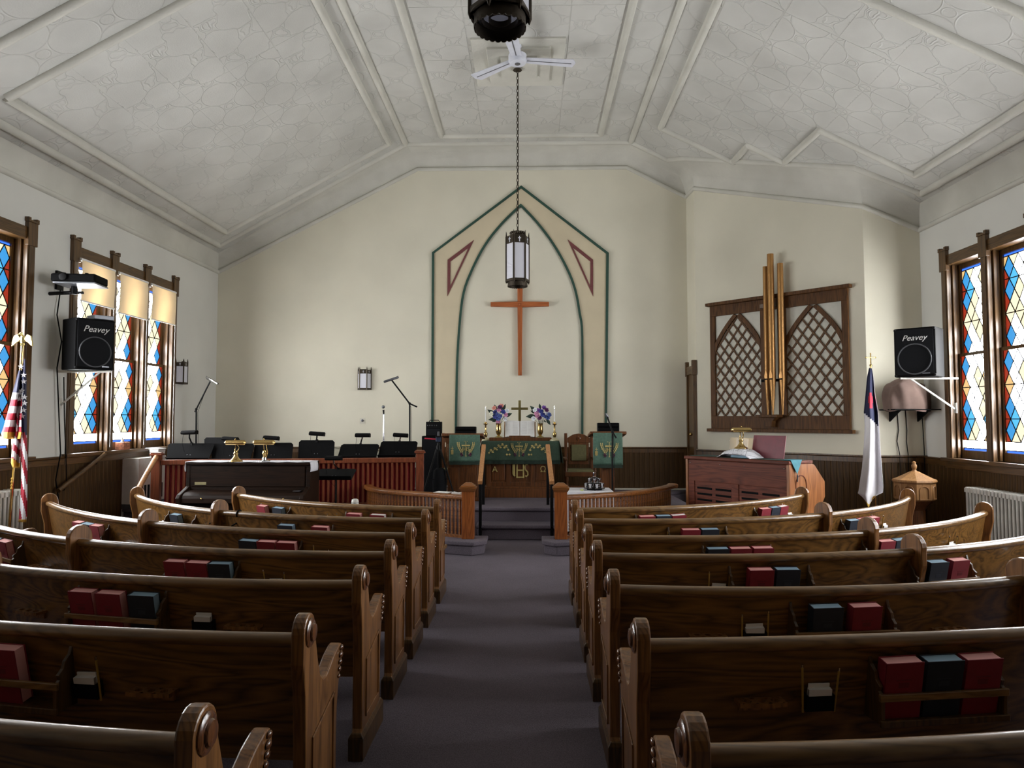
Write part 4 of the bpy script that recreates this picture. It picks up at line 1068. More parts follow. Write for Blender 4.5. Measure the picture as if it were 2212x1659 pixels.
for i in range(5): m.ball((.012 * cos(i * 1.26), .012 * sin(i * 1.26), .010), .012, 6, (1, 1, .6))
m.build('petals', M_yel, FL, smooth=60); MB().tube([(0, 0, .008), (.05, .01, .008), (.075, .0, .012)], .003, 5).build('stem', M_leaf, FL)
# ================================================================== choir front with red curtain
cA, cB = Vector((-4.93, 9.42, PZ)), Vector((-1.62, 10.12, PZ)); cd = (cB - cA); cL = cd.length; cd.normalize()
cn = Vector((cd.y, -cd.x, 0))                  # towards the nave
CH = thing('choir_railing', cA, math.atan2(cd.y, cd.x), label='oak choir front of upright slats backed with red curtain', cat='railing')
MB().box(.0, cL, -.05, .05, .60, .67).build('top_rail', M_choir, CH, bevel=.01)
MB().box(.0, cL, -.03, .03, .0, .05).build('bottom_rail', M_choir, CH)
slat = MB().box(-.016, .016, -.03, -.008, .05, .60).mesh('slat', M_choir)
ns = int((cL - .1) / .0665)
for i in range(ns): inst(slat, 'slat', CH, T((.09 + i * (cL - .16) / (ns - 1), 0, 0)))
MB().grid(320, 3, lambda u, v: (.04 + (cL - .06) * u, .012 + .012 * sin(u * 420) + .008 * sin(u * 230 + v), .03 + .58 * v)).build('curtain', M_redc, CH, smooth=60, recalc=False)
for x, cap_ in ((cL + .05, True), (-.06, True)):
    MB().box(x - .055, x + .055, -.055, .055, -.0, .73).build('post', M_choir, CH, bevel=.004)
    m = MB().box(x - .075, x + .075, -.075, .075, .73, .755); m.box(x - .062, x + .062, -.062, .062, .755, .77); m.build('post_cap', M_choir, CH, bevel=.004)
# stair rails up to the choir
a, b = Vector((-4.80, 8.62, .74)), Vector((-4.97, 9.36, 1.11))
CS = thing('choir_stair_rail', (a.x, a.y, 0), label='sloping oak stair rail joined to the choir post', cat='handrail')
MB().tube([Vector((0, 0, .74)), b - Vector((a.x, a.y, 0))], .032, 10).build('rail', M_hand, CS, smooth=50)
MB().box(-.03, .03, .02, .08, 0, .76).build('post', M_choir, CS, bevel=.004)
a, b = atx(126, 1060, XL + .09), atx(226, 981, XL + .09)
WS = thing('wall_handrail', (XL + .03, (a.y + b.y) / 2, a.z), label='brown wooden handrail sloping up along the window-wall wainscot', cat='handrail')
o_ = Vector(WS.location); d_ = (b - a).normalized()
MB().tube([a - o_, b - o_], .027, 10).build('rail', M_trimh, WS, smooth=50)
for t in (.15, .85):
    q = a + (b - a) * t - o_; MB().tube([q - Vector((0, 0, .02)), q - Vector((.02, 0, .06)), (-.005, q.y, q.z - .07)], .008, 6).build('bracket', M_blackm, WS, smooth=50)

# ================================================================== piano
p0, p1 = at(404, 999, 8.62), at(664, 999, 8.62); pw = (p1.x - p0.x) / 2; pz = p0.z
PI_ = thing('upright_piano', ((p0.x + p1.x) / 2, 8.62, 0), label='dark walnut upright piano standing in front of the choir railing', cat='piano')
MB().box(-pw, pw, .04, .40, .12, pz - .03).build('case', M_piano, PI_, bevel=.006)
MB().box(-pw - .02, pw + .02, 0, .42, pz - .03, pz).build('lid', M_piano, PI_, bevel=.006)
MB().box(-pw + .04, pw - .04, .025, .045, .78, pz - .05).build('upper_panel', M_piano, PI_, bevel=.005)
for s in (-1, 1): MB().prism([(.30, 0), (.42, 0), (.42, pz - .03), (.04, pz - .03), (.03, .78), (-.19, .70), (-.23, .66), (-.21, .58), (.0, .55), (.04, .1), (-.1, .05), (-.12, 0)], s * pw - .025, s * pw + .025, 'x').build('side_arm', M_piano, PI_, bevel=.008)
MB().prism([(.04, .74), (-.10, .72), (-.17, .69), (-.19, .655), (-.19, .60), (.04, .60)], -pw + .025, pw - .025, 'x').build('fallboard', M_piano, PI_, bevel=.006)
MB().box(-pw + .03, pw - .03, .03, .05, .12, .56).build('lower_panel', M_piano, PI_, bevel=.005)
MB().box(-pw - .01, pw + .01, .0, .42, 0, .10).build('plinth', M_piano, PI_, bevel=.005)
for px in (434, 612): q = at(px, 1074, 8.42); MB().ball((q.x - PI_.location.x, -.195, .655), .012).build('knob', M_brass, PI_, smooth=60)
MB().box(-.65, -.51, .019, .026, .80, .835).build('name_plate', plain('plate_ivory', (150, 140, 100), .5), PI_)
MB().box(.60, .68, -.10, -.03, .735, .74).build('hinge_plate', M_grey, PI_)
for x in (-.1, 0, .1): MB().box(x - .02, x + .02, -.12, .03, .03, .045).build('pedal', M_brass, PI_, bevel=.003)
RU_ = thing('piano_runner', (PI_.location.x, 8.62, pz + .002), label='white cloth runner lying along the piano lid', cat='table runner')
MB().grid(40, 4, lambda u, v: ((u - .5) * 2 * (pw + .025), .0 + .36 * v, .004 + .003 * sin(u * 40) * (1 - v))).build('cloth', M_white, RU_, smooth=60, recalc=False, thick=.004)
for s in (-1, 1): MB().grid(4, 6, lambda u, v: (s * (pw + .025 + .012 * sin(v * 2.5)), .02 + .30 * u, .004 - .12 * v)).build('hanging_end', M_white, RU_, smooth=60, recalc=False, thick=.004)
def banker(px, py, Y, z, w, lb, rz=0.0, flare=True):
    p = at(px, py, Y); L = thing('brass_lamp', (p.x, Y, z), rz, label=lb, cat='desk lamp', group='brass piano lamps')
    if flare: MB().lathe([(.085, 0), (.08, .012), (.05, .03), (.028, .06), (.022, .085)], 16).build('base', M_brass, L, smooth=40)
    else: MB().lathe([(.075, 0), (.07, .012), (.03, .02), (.028, .05), (.012, .06)], 16).build('base', M_silver, L, smooth=40)
    MB().lathe([(.016, .05), (.02, .08), (.03, .10), (.02, .12), (.022, .135)], 12).build('knuckle', M_brass, L, smooth=40)
    for s in (-1, 1): MB().tube([(s * .018, 0, .12 if flare else .03), (s * .02 + .015, .01, .17 if flare else .11), (s * .014 + .004, -.01, .215)], .006, 6).build('arm', M_brass, L, smooth=60)
    m = MB(T((0, -.02, .235)) @ RY(pi / 2)); m.lathe([(.004, -w - .012), (.018, -w), (.030, -w + .012), (.030, w - .012), (.018, w), (.004, w + .012)], 14); m.build('shade', M_brass, L, smooth=40)
    MB().ball((0, -.02, .275), .009).build('finial', M_brass, L, smooth=60)
    return L
banker(509, 998, 8.70, pz + .007, .125, 'brass banker lamp with flared foot on the piano', .0)
banker(571, 998, 8.74, pz + .007, .13, 'brass banker lamp with pale round foot on the piano', .0, False)
p = at(663, 996, 8.75); tag(MB(T((p.x - .12, 8.74, pz + .008))).box(-.07, .07, -.05, .05, 0, .012).build('note_card', M_paper, None), 'small white notes lying on the piano runner', 'paper')

# ================================================================== music stands
def mstand(px0, px1, py0, py1, Y, tilt, lb, lamp=None, skew=0.0, base=PZ, chrome=False, rz=0.0):
    a, b = at(px0, py0, Y), at(px1, py1, Y); w = (b.x - a.x) / 2; cx = (a.x + b.x) / 2; zc_ = (a.z + b.z) / 2
    S = thing('music_stand', (cx, Y, base), rz, label=lb, cat='music stand', group='black music stands')
    h = .32 if tilt > 40 else (a.z - b.z) / max(.3, cos(rad(tilt))); h = min(.36, max(.24, h)); z = zc_ - base
    M = T((0, 0, z)) @ RX(rad(-tilt))
    t = w + skew
    MB(M).prism([(-w, -h / 2), (w, -h / 2), (t, h / 2 - .03), (t - .03, h / 2), (-t + .03, h / 2), (-t, h / 2 - .03)], -.003, .003, 'y').build('desk', M_black, S, bevel=.002)
    MB(M).box(-w, w, -.055, .0, -h / 2 - .004, -h / 2 + .004).build('ledge', M_black, S)
    for s in (-1, 1): m = MB(M); m.ball((s * .022, -.006, -.06), .007, 6); m.build('rivet', M_grey, S)
    MB().tube([(0, .03, z - .02), (0, .05, z - .10), (0, .05, .06)], .011, 8).build('pole', M_blackm, S, smooth=50)
    for k in range(3):
        q = 2 * pi * k / 3 + .5; MB().tube([(0, .05, .10), (.22 * cos(q), .05 + .22 * sin(q), .012)], .010, 6).build('foot', M_blackm, S, smooth=50)
    if lamp:
        lp = at(lamp[0], lamp[1], Y - .05); tl = rad(lamp[2]) if len(lamp) > 2 else 0
        L = thing('stand_lamp', (lp.x, Y - .03, lp.z - .06), label=lb.replace('black music stand', 'small clip lamp on the stand'), cat='clip lamp', group='clip lamps on the music stands')
        q = M @ Vector((0, 0, h / 2)) + Vector((cx, Y, base)) - L.location
        MB().box(q.x - .014, q.x + .014, q.y - .02, q.y + .02, q.z - .03, q.z + .012).build('clip', M_blackm, L)
        MB().tube([q, (q.x * .3, -.0, .0), (0, 0, .055)], .011, 6).build('arm', M_chrome if chrome else M_black, L, smooth=50)
        MB(T((0, 0, .07)) @ RY(tl)).prism([(-.05, -.022), (.05, -.03), (.055, .018), (.02, .032), (-.035, .028), (-.06, .0)], -.105, .105, 'x').build('hood', M_black, L, bevel=.005)
        MB().tube([(-.09, 0, .05), (-.10, .0, -.08), (-.08, .02, -.2), (q.x * .5, .05, -.30)], .0025, 4).build('cord', M_black, L)
    return S
mstand(365, 455, 959, 990, 9.95, 25, 'black music stand closest to the shaded window', (408, 936, -2), .035)
mstand(444, 512, 948, 975, 10.75, 15, 'black music stand without a lamp, behind the others', None, .03)
mstand(460, 543, 961, 990, 10.0, 20, 'black music stand behind the flared brass lamp', (496, 950, 3), .03)
mstand(549, 632, 958, 990, 10.05, 15, 'black music stand behind the lamp with pale round foot', (585, 948, 4))
mstand(645, 722, 951, 991, 10.1, 8, 'black music stand with upright desk at the middle of the choir', (684, 939, 4))
mstand(733, 816, 964, 987, 10.2, 50, 'black music stand tilted low, under the wall lantern', (783, 942, 0), .0, chrome=True)
mstand(820, 900, 958, 983, 10.3, 45, 'black music stand tilted low, beside the chrome microphone', (865, 942, 3), .0, chrome=True)
mstand(683, 765, 1012, 1037, 9.2, 68, 'black music stand with flat desk before the choir curtain', (720, 992, 0), .0, 0.0, chrome=True)
# folding chairs in the choir
def folding_chair(loc, lb, first=[None]):
    if first[0]: c = copy_tree(first[0]); c.location = loc; c['label'] = lb; return c
    C = thing('folding_chair', loc, label=lb, cat='chair', group='beige folding chairs in the choir'); first[0] = C
    arcp = [(-.21, .22, 0), (-.215, .14, .45), (-.215, .18, .66)] + [(-.215 * cos(a), .19, .66 + .10 * sin(a)) for a in [pi * i / 8 for i in range(1, 8)]] + [(.215, .18, .66), (.215, .14, .45), (.21, .22, 0)]
    MB().tube(arcp, .011, 8).build('back_frame', M_beige, C, smooth=60)
    MB().grid(8, 4, lambda u, v: ((u - .5) * .41, .175 + .03 * cos((u - .5) * 3), .56 + (.11 + .085 * sin(pi * u)) * v)).build('back_panel', M_beige, C, smooth=60, recalc=False, thick=.004)
    MB().box(-.20, .20, -.18, .20, .42, .44).build('seat', M_beige, C, bevel=.008)
    for s in (-1, 1): MB().tube([(s * .2, -.2, 0), (s * .2, .05, .43), (s * .2, .14, .55)], .010, 6).build('leg', M_beige, C, smooth=60)
    return C
CHL = ['behind the flared brass lamp', 'behind the round-footed brass lamp', 'behind the upright music stand', 'under the wall lantern', 'beside the chrome microphone']
for px, lb in zip((490, 590, 712, 790, 866), CHL): q = at(px, 985, 11.35); folding_chair((q.x, 11.35, PZ), 'beige folding chair with rounded back ' + lb)

# ================================================================== microphones
def mic_stand(base, joint, tip, tail, mic0, mic1, lb, chrome=False, z0=PZ, bright=False):
    R_ = thing('microphone_stand', (base.x, base.y, z0), label=lb, cat='microphone stand', group='microphone stands'); o = Vector(R_.location)
    pm = M_chrome if chrome else M_blackm
    MB().tube([(0, 0, .03), joint - o], .013, 8).build('pole', pm, R_, smooth=50)
    if chrome: MB().lathe([(.13, 0), (.13, .015), (.03, .03), (.014, .05)], 20).build('base', M_blackm, R_, smooth=40)
    else:
        for k in range(3): a_ = 2 * pi * k / 3 + .3; MB().tube([(0, 0, .16), (.27 * cos(a_), .27 * sin(a_), .010)], .009, 6).build('leg', M_blackm, R_, smooth=50)
    if tip is not None:
        MB().tube([tail - o, joint - o, tip - o], .012, 8).build('boom', M_blackm, R_, smooth=50)
        MB().ball(joint - o, .022, 8).build('clutch', M_blackm, R_, smooth=60)
        MB().tube([(mic0 - o), (mic0 - o) + Vector((.0, 0, .02)), (mic0 + tip) / 2 - o + Vector((-.03, .0, .01)), tip - o, (tip + joint) / 2 - o + Vector((0, .012, -.01)), joint - o + Vector((.02, .01, -.05)), (.03, .01, .4)], .0032, 5).build('cable', M_black, R_, smooth=60)
    X = (mic1 - mic0).normalized(); L = (mic1 - mic0).length; q = MB(face(mic0 - o, X))
    if chrome: q.lathe([(.010, 0), (.014, L * .55), (.017, L * .6)], 12); q.build('microphone', M_blackm, R_, smooth=40); MB().ball(mic1 - o, .026, 12).build('grille', M_grey, R_, smooth=60)
    else: q.lathe([(.006, -.012), (.017, 0), (.019, L * .1), (.019, L * .95), (.012, L)], 12); q.build('microphone', M_silver if bright else M_grey, R_, smooth=40)
Y1 = 11.1
Y0 = 11.15
mic_stand(at(425, 970, Y0), at(424, 884, Y0), at(454, 824, Y0), at(421, 890, Y0), at(446, 815, Y0), at(471, 829, Y0 - .1), 'boom microphone stand near the lantern on the window wall', bright=True)
mic_stand(at(886, 970, Y1), at(885, 872, Y1), at(846, 821, Y1), at(901, 879, Y1), at(860, 815, Y1), at(829, 825, Y1 - .1), 'boom microphone stand beside the green arch edging')
mic_stand(at(829, 970, 10.9), at(829, 895, 10.9), None, None, at(829, 896, 10.9), at(828, 879, 10.9), 'straight chrome microphone stand in the choir', True)
mic_stand(at(1322, 1000, 10.15), at(1323, 933, 10.15), at(1311, 898, 10.3), at(1331, 946, 10.1), at(1313, 902, 10.3), at(1308, 893, 10.3), 'boom microphone stand in front of the narrow lectern')

# ================================================================== amplifier, cabinet, tripod
q0, q1 = at(912, 942, 11.25), at(951, 972, 11.25)
SB = thing('speaker_cabinet', ((q0.x + q1.x) / 2, 11.36, PZ), label='black speaker cabinet under the small amplifier', cat='speaker'); w_ = (q1.x - q0.x) / 2; h_ = q0.z - PZ
MB().box(-w_, w_, -.15, .11, 0, h_).build('cabinet', M_black, SB, bevel=.006); MB().box(-w_ + .02, w_ - .02, -.157, -.15, .03, h_ - .03).build('grille', M_blackf, SB)
q0, q1 = at(920, 911, 11.25), at(952, 942, 11.25)
AM = thing('amplifier', ((q0.x + q1.x) / 2, 11.36, SB.location.z + h_), label='small black amplifier with knobs on top of the cabinet', cat='amplifier'); w_ = (q1.x - q0.x) / 2; h2 = q0.z - PZ - h_
MB().box(-w_, w_, -.11, .10, 0, h2).build('cabinet', M_black, AM, bevel=.008); MB().box(-w_ + .01, w_ - .01, -.115, -.11, h2 * .55, h2 * .95).build('control_panel', M_blackm, AM)
for i in range(5): m = MB(T((-w_ + .03 + .035 * i, -.115, h2 * .74)) @ RX(pi / 2)); m.lathe([(.010, 0), (.008, .012)], 8); m.build('knob', M_grey, AM)
MB().box(-w_ + .012, w_ - .012, -.114, -.11, .01, h2 * .5).build('grille', M_blackf, AM); MB().tube([(-.08, 0, h2), (-.07, 0, h2 + .025), (.07, 0, h2 + .025), (.08, 0, h2)], .007, 6).build('handle', M_black, AM, smooth=60)
q = at(947, 960, 10.38); TP = thing('camera_tripod', (q.x, 10.38, PZ), label='black camera tripod with red pan handle behind the communion rail', cat='tripod'); tzp = at(949, 962, 10.35).z - PZ
MB().tube([(0, 0, .30), (0, 0, tzp + .06)], .014, 8).build('centre_column', M_blackm, TP, smooth=50)
for k in range(3):
    a_ = 2 * pi * k / 3 - .35; MB().tube([(.03 * cos(a_), .03 * sin(a_), tzp - .06), (.17 * cos(a_), .17 * sin(a_), tzp * .45), (.30 * cos(a_), .30 * sin(a_), .012)], [.016, .013, .009], 8).build('leg', M_blackm, TP, smooth=50)
    MB().tube([(0, 0, tzp * .40), (.18 * cos(a_), .18 * sin(a_), tzp * .42)], .005, 6).build('spreader', M_blackm, TP)
MB().lathe([(.03, tzp - .08), (.035, tzp - .02), (.022, tzp), (.02, tzp + .03)], 12).build('collar', M_blackm, TP, smooth=40)
MB().box(-.035, .035, -.03, .03, tzp + .05, tzp + .12).build('pan_head', plain('blue_grey_metal', (52, 62, 84), .4, .4), TP, bevel=.006)
MB().box(-.04, .04, -.05, .05, tzp + .12, tzp + .135).build('plate', M_blackm, TP, bevel=.003)
MB().tube([(-.03, 0, tzp + .085), (-.20, -.03, tzp + .10)], .011, 8).build('pan_handle', plain('red_grip', (176, 40, 66), .5), TP, smooth=50)
MB().box(-.012, .012, -.02, .02, tzp + .135, tzp + .20).build('phone_clamp', M_grey, TP, bevel=.003)
m = MB(); m.lathe([(.05, .50), (.09, .46), (.105, .30), (.095, .12), (.05, .10)], 14, (.02, .02, 0)); m.tube([(.02, .02, .50), (.0, .0, tzp * .8)], .006, 5)
m.build('hanging_bag', M_blackf, TP, smooth=50)
q = at(967, 1038, 10.5); BX = thing('parts_box', (-1.37, 10.98, PZ), label='small pale plastic bin on the platform beside the tripod', cat='bin'); MB().frustum(-.08, .08, -.08, .08, 0, -.10, .10, -.10, .10, .17).build('bin', M_paper, BX, bevel=.01)
MB().box(-.11, .11, -.11, .11, .17, .185).build('lid', M_grey, BX, bevel=.004)

# white canister behind the front pew, on a stool
q = at(767, 1085, 7.6); ST = thing('wooden_stool', (q.x, 7.6, 0), label='low wooden stool hidden behind the front piano-side pew', cat='stool'); zt_ = at(767, 1104, 7.6).z
MB().lathe([(.16, zt_ - .03), (.165, zt_ - .015), (.16, zt_)], 20).build('seat', M_altar, ST, smooth=40)
for k in range(3): a_ = 2 * pi * k / 3; MB().tube([(.1 * cos(a_), .1 * sin(a_), zt_ - .03), (.15 * cos(a_), .15 * sin(a_), 0)], .016, 8).build('leg', M_altar, ST, smooth=50)
CN_ = thing('white_canister', (q.x, 7.6, zt_), label='white rounded canister standing behind the front piano-side pew', cat='canister')
MB().lathe([(.030, 0), (.037, .006), (.038, .10), (.034, .122), (.02, .13), (.003, .131)], 18).build('body', M_rad, CN_, smooth=50); MB().lathe([(.0385, .088), (.0385, .092)], 18).build('lid_seam', M_grey, CN_)
# black cable clipped on the second pew's rail
for px, py, wh in ((463, 1110, 'wall side'), (511, 1114, 'aisle side')):
    th = th_px('L', 5, px, 0); Mx = fr('L', 5, th, 0, ZR); c = thing('cable_loop', Mx.to_translation(), label='black cable looped over the second piano-side pew rail, %s of its divider' % wh, cat='cable', group='cable loops on the pew rail')
    P = [(.035 * cos(t), 0, .035 * sin(t)) for t in [rad(-60 + 30 * i) for i in range(9)]]
    MB(Mx.to_3x3().to_4x4()).tube([(0.03, y * .0 - .033 * cos(t), .032 * sin(t)) for y, t in [(0, rad(20 * i - 40)) for i in range(9)]] + [(.02, .02, -.06), (-.03, -.03, -.10)], .006, 6).build('cable', M_black, c, smooth=60)
    MB(Mx.to_3x3().to_4x4()).lathe([(.034, -.003), (.034, .003)], 16, (0, 0, 0)).build('clip', M_blackm, c) if False else None
# ================================================================== lanterns on chains
def hexlantern(loc, H, r, chain_top, lb):
    L = thing('hanging_lantern', loc, label=lb, cat='lantern', group='hexagonal hanging lanterns')
    hx = lambda rr, a: (rr * cos(a), rr * sin(a)); A0 = rad(12)
    z0, z1, z2, z3 = .05, .085, H * .78, H * .92
    for i in range(6):
        a, b = A0 + i * pi / 3, A0 + (i + 1) * pi / 3
        MB().tube([hx(r, a) + (z0,), hx(r, a) + (z3,)], .013, 6).build('corner_post', M_bronze, L)
        MB().tube([hx(r, a) + (z3,), hx(r * 1.0, a) + (z3 + .04,), hx(r * 1.02, a) + (z3 + .07,)], [.010, .007, .002], 6).build('finial', M_bronze, L)
        MB().tube([hx(r, a) + (z0,), hx(r, a) + (z0 - .025,)], [.012, .003], 6).build('drop', M_bronze, L)
        p, q = Vector(hx(r * .985, a)), Vector(hx(r * .985, b)); m_ = (p + q) / 2; d = (q - p).normalized(); n = m_.normalized(); w = (q - p).length / 2
        F0 = frame((m_.x, m_.y, 0), (d.x, d.y, 0), (n.x, n.y, 0))
        MB(F0).box(-w, w, -.004, .004, z1, z2).build('glass_panel', M_milk, L)
        MB(F0).box(-w, w, -.010, .010, z0, z1).build('bottom_band', M_bronze, L, bevel=.002); e = MB(F0).box(-w, w, -.008, .008, z2, z3).build('top_band', M_bronze, L, bevel=.002)
        k = MB(F0); zm = (z2 + z3) / 2; k.box(-.006, .006, .008, .011, zm - .035, zm + .035); k.box(-.02, .02, .008, .011, zm + .004, zm + .016); k.build('cut_cross', M_milk, e)
    cap_ = MB().lathe([(r * .98, z3), (r * .9, z3 + .012), (r * .58, z3 + .02), (r * .58, H - .02), (r * .62, H - .01), (r * .2, H)], 6, a0=A0)
    cap_.build('cap', M_bronze, L)
    cr_ = MB()
    for i in range(18):
        a = 2 * pi * i / 18; cr_.ball((r * .60 * cos(a), r * .60 * sin(a), H), .017, 6)
    cr_.build('crown', M_bronze, L, smooth=60)
    def ringm(ra, rb, za, zb): return MB().lathe([(ra, za), (ra, zb), (rb, zb), (rb, za), (ra, za)], 24, caps=False)
    ringm(r * .86, r * .83, .005, z1 - .02).build('bottom_ring', M_bronze, L, smooth=40)
    ringm(r * .62, r * .60, .03, .06).build('louvre_ring', M_bronze, L, smooth=40); ringm(r * .38, r * .36, .03, .06).build('louvre_ring', M_bronze, L, smooth=40)
    s = MB()
    for i in range(26):
        a = 2 * pi * i / 26; q_ = [(.020 * cos(t), -.020 * sin(t)) for t in [pi * k / 8 for k in range(9)]]; s.M = frame((r * .85 * cos(a), r * .85 * sin(a), .008), (-sin(a), cos(a), 0), (cos(a), sin(a), 0)); s.prism(q_, -.003, .003, 'y')
    tag(s.build('scalloped_edge', M_bronze, L), kind='stuff')
    ringm(r * 1.0, r * .80, z0 + .0, z0 + .008).build('bottom_flange', M_bronze, L, smooth=40)
    lk = MB().tube([(.012 * cos(a), 0, .026 * sin(a)) for a in [2 * pi * i / 10 for i in range(10)]], .0045, 6, True).mesh('chain_link', M_bronze, 60)
    z = H + .02; i = 0; top = chain_top - loc[2]
    while z < top:
        inst(lk, 'chain_link', L, T((0, 0, z)) @ RZ(pi / 2 * (i % 2) + .4)); z += .043; i += 1
    MB().lathe([(.06, top - .02), (.05, top - .005), (.02, top + .004)], 14).build('canopy', M_bronze, L, smooth=40)
    MB().tube([(.01, 0, H), (.014, 0, (H + top) / 2), (.01, 0, top)], .003, 5).build('wire', M_bronze, L)
pb = at(1118, 618, 9.22); hexlantern((pb.x, 9.22, pb.z), .70, .150, 6.255, 'hexagonal bronze lantern with milk glass hanging before the wooden cross')
pb = at(1079, 88, 3.45); hexlantern((pb.x, 3.50, pb.z + .10), .71, .152, 6.34, 'hexagonal bronze lantern hanging over the aisle, seen from below')
# ceiling fan
p = at(1118, 128, 8.75); FN = thing('ceiling_fan', (p.x, 8.75, 6.32), label='white three-blade ceiling fan under the stepped ceiling plate', cat='ceiling fan')
zh = p.z - 6.32
MB().lathe([(.05, 0), (.05, -.02), (.012, -.03), (.012, zh + .06)], 14).build('downrod', M_fanw, FN, smooth=40)
MB().lathe([(.09, zh + .07), (.115, zh + .05), (.115, zh - .03), (.10, zh - .055), (.03, zh - .06)], 24).build('motor', M_fanw, FN, smooth=40)
MB().lathe([(.035, zh - .060), (.035, zh - .066), (.02, zh - .068)], 16).build('cap', M_grey, FN, smooth=40)
ANG = []
for tx, ty in ((1240, 136), (1022, 168), (1106, 86)):
    q = atz(tx, ty, p.z); ANG.append(math.atan2(q.y - 8.75, q.x - p.x))
for a in ANG:
    e = MB(RZ(a)).prism([(.10, -.065), (.70, -.10), (.745, -.02), (.72, .095), (.10, .065)], zh - .012, zh - .004, 'z').build('blade', M_fanw, FN)
    MB(RZ(a)).box(.12, .69, -.006, .006, zh - .016, zh - .012).build('blade_rib', M_grey, e)
# wall lanterns
def sconce(loc, rz, lb):
    S = thing('wall_lantern', loc, rz, label=lb, cat='wall lamp', group='half-hexagon wall lanterns')
    H, r = .37, .115; pts = [(-r, 0), (-r * .55, -.10), (r * .55, -.10), (r, 0)]
    MB().prism(pts, 0, .03, 'z').build('base', M_bronze, S); MB().prism(pts, H * .76, H * .93, 'z').build('top_band', M_bronze, S, bevel=.003)
    for x, y in pts: MB().tube([(x, y + .004, 0), (x, y + .004, H * .96), (x, y + .004, H + .03)], [.011, .011, .003], 6).build('corner_post', M_bronze, S)
    for (x0, y0), (x1, y1) in zip(pts[:-1], pts[1:]):
        d = Vector((x1 - x0, y1 - y0, 0)); w = d.length / 2; d.normalize(); n = Vector((d.y, -d.x, 0))
        MB(frame(((x0 + x1) / 2, (y0 + y1) / 2, 0), d, n)).box(-w + .008, w - .008, -.006, .0, .03, H * .76).build('glass_panel', M_milk, S)
        k = MB(frame(((x0 + x1) / 2, (y0 + y1) / 2, H * .845), d, n)); k.box(-.004, .004, 0, .004, -.02, .02); k.box(-.012, .012, 0, .004, .002, .009); k.build('cut_cross', M_milk, S)
    c = MB()
    for i in range(7): c.ball((-r * .5 + r * i / 6, -.07, H * .94), .013, 6)
    c.build('crown', M_bronze, S, smooth=60)
    MB().box(-r, r, -.004, .0, 0, H * .93).build('back_plate', M_bronze, S)
q = at(787, 842, YB - .01); sconce((q.x, YB - .004, q.z), 0, 'bronze half-hexagon wall lantern on the cream back wall')
q = atx(388, 830, XL + .01); sconce((XL + .004, q.y, q.z), pi / 2, 'bronze half-hexagon wall lantern on the window wall')
q = at(783, 909, YB); O_ = thing('wall_outlet', (q.x, YB - .001, q.z - .05), label='small outlet with grey plug on the back wall', cat='outlet')
MB().box(-.045, .045, -.006, 0, 0, .10).build('plate', M_outlet, O_, bevel=.002); m = MB(T((0, -.006, .055)) @ RX(pi / 2)); m.lathe([(.022, 0), (.02, .02), (.008, .024)], 12); m.build('plug', M_grey, O_, smooth=40)

# ================================================================== loudspeakers
M_ring = plain('dark_grey_ring', (78, 80, 84), .6)
def peavey(loc, rz, w, h, d, lb, bside, tilt=0.0):
    S = thing('loudspeaker', loc, rz, label=lb, cat='loudspeaker', group='black wall loudspeakers', rx=tilt)
    MB().box(-w / 2, w / 2, 0, d, 0, h).build('cabinet', M_black, S, bevel=.012)
    MB().box(-w / 2 + .02, w / 2 - .02, -.008, 0, .03, h - .02).build('grille', M_blackf, S, bevel=.004)
    rr = w * .40; m = MB(); m.tube([(rr * cos(a), -.010, .035 + rr + rr * sin(a)) for a in [2 * pi * i / 36 for i in range(36)]], .008, 6, True); m.build('trim_ring', M_ring, S, smooth=60)
    me = text_mesh('Peavey', .10, .002, .35, 'logo'); me.materials.clear(); me.materials.append(M_paper); inst(me, 'logo', S, T((.0, -.011, h * .79)) @ RX(pi / 2))
    MB().box(w * .18, w * .36, -.011, -.008, .035, .047).build('badge', M_grey, S)
    for sx in (-1, 1):
        for z in (.02, h - .02): MB().ball((sx * (w / 2 - .015), .004, z), .018, 8).build('corner_cap', M_blackm, S, smooth=60)
    return S
BR_ = []
S1 = peavey(at(204, 799, 8.05) + Vector((0, 0, 0)), rad(56), .43, .59, .34, 'black loudspeaker hung beside the shaded stained glass window', 1)
S2 = peavey(at(1977, 814, 8.95), rad(-44), .47, .615, .36, 'black loudspeaker hung over the brown covered bundle', -1)
def bracket(S, wallx, lb):
    o = Vector(S.location); B = thing('speaker_bracket', (wallx, o.y + .2, o.z - .42), label=lb, cat='bracket', group='white speaker brackets'); c = o - Vector(B.location) + Vector((0, .12, -.012)); s = 1 if wallx < 0 else -1
    MB().tube([(s * .01, 0, .02), c], .012, 6).build('strut', M_rad, B); MB().tube([(s * .01, c.y, c.z), c + Vector((s * .12, 0, 0))], .013, 6).build('arm', M_rad, B)
    MB().box(min(0, s * .012), max(0, s * .012), -.03, .03, -.03, .10).build('wall_plate', M_rad, B, bevel=.003)
bracket(S1, XL, 'white angled bracket under the loudspeaker by the shaded window'); bracket(S2, XR, 'white angled bracket under the loudspeaker in the font corner')
q = S1.location; bx = tag(MB(T((q.x - .02, q.y + .14, q.z + .592)) @ RZ(rad(56))).box(-.12, .10, -.10, .10, 0, .05).build('receiver_box', M_grey, None, bevel=.006), 'small grey receiver box on top of the loudspeaker', 'receiver')
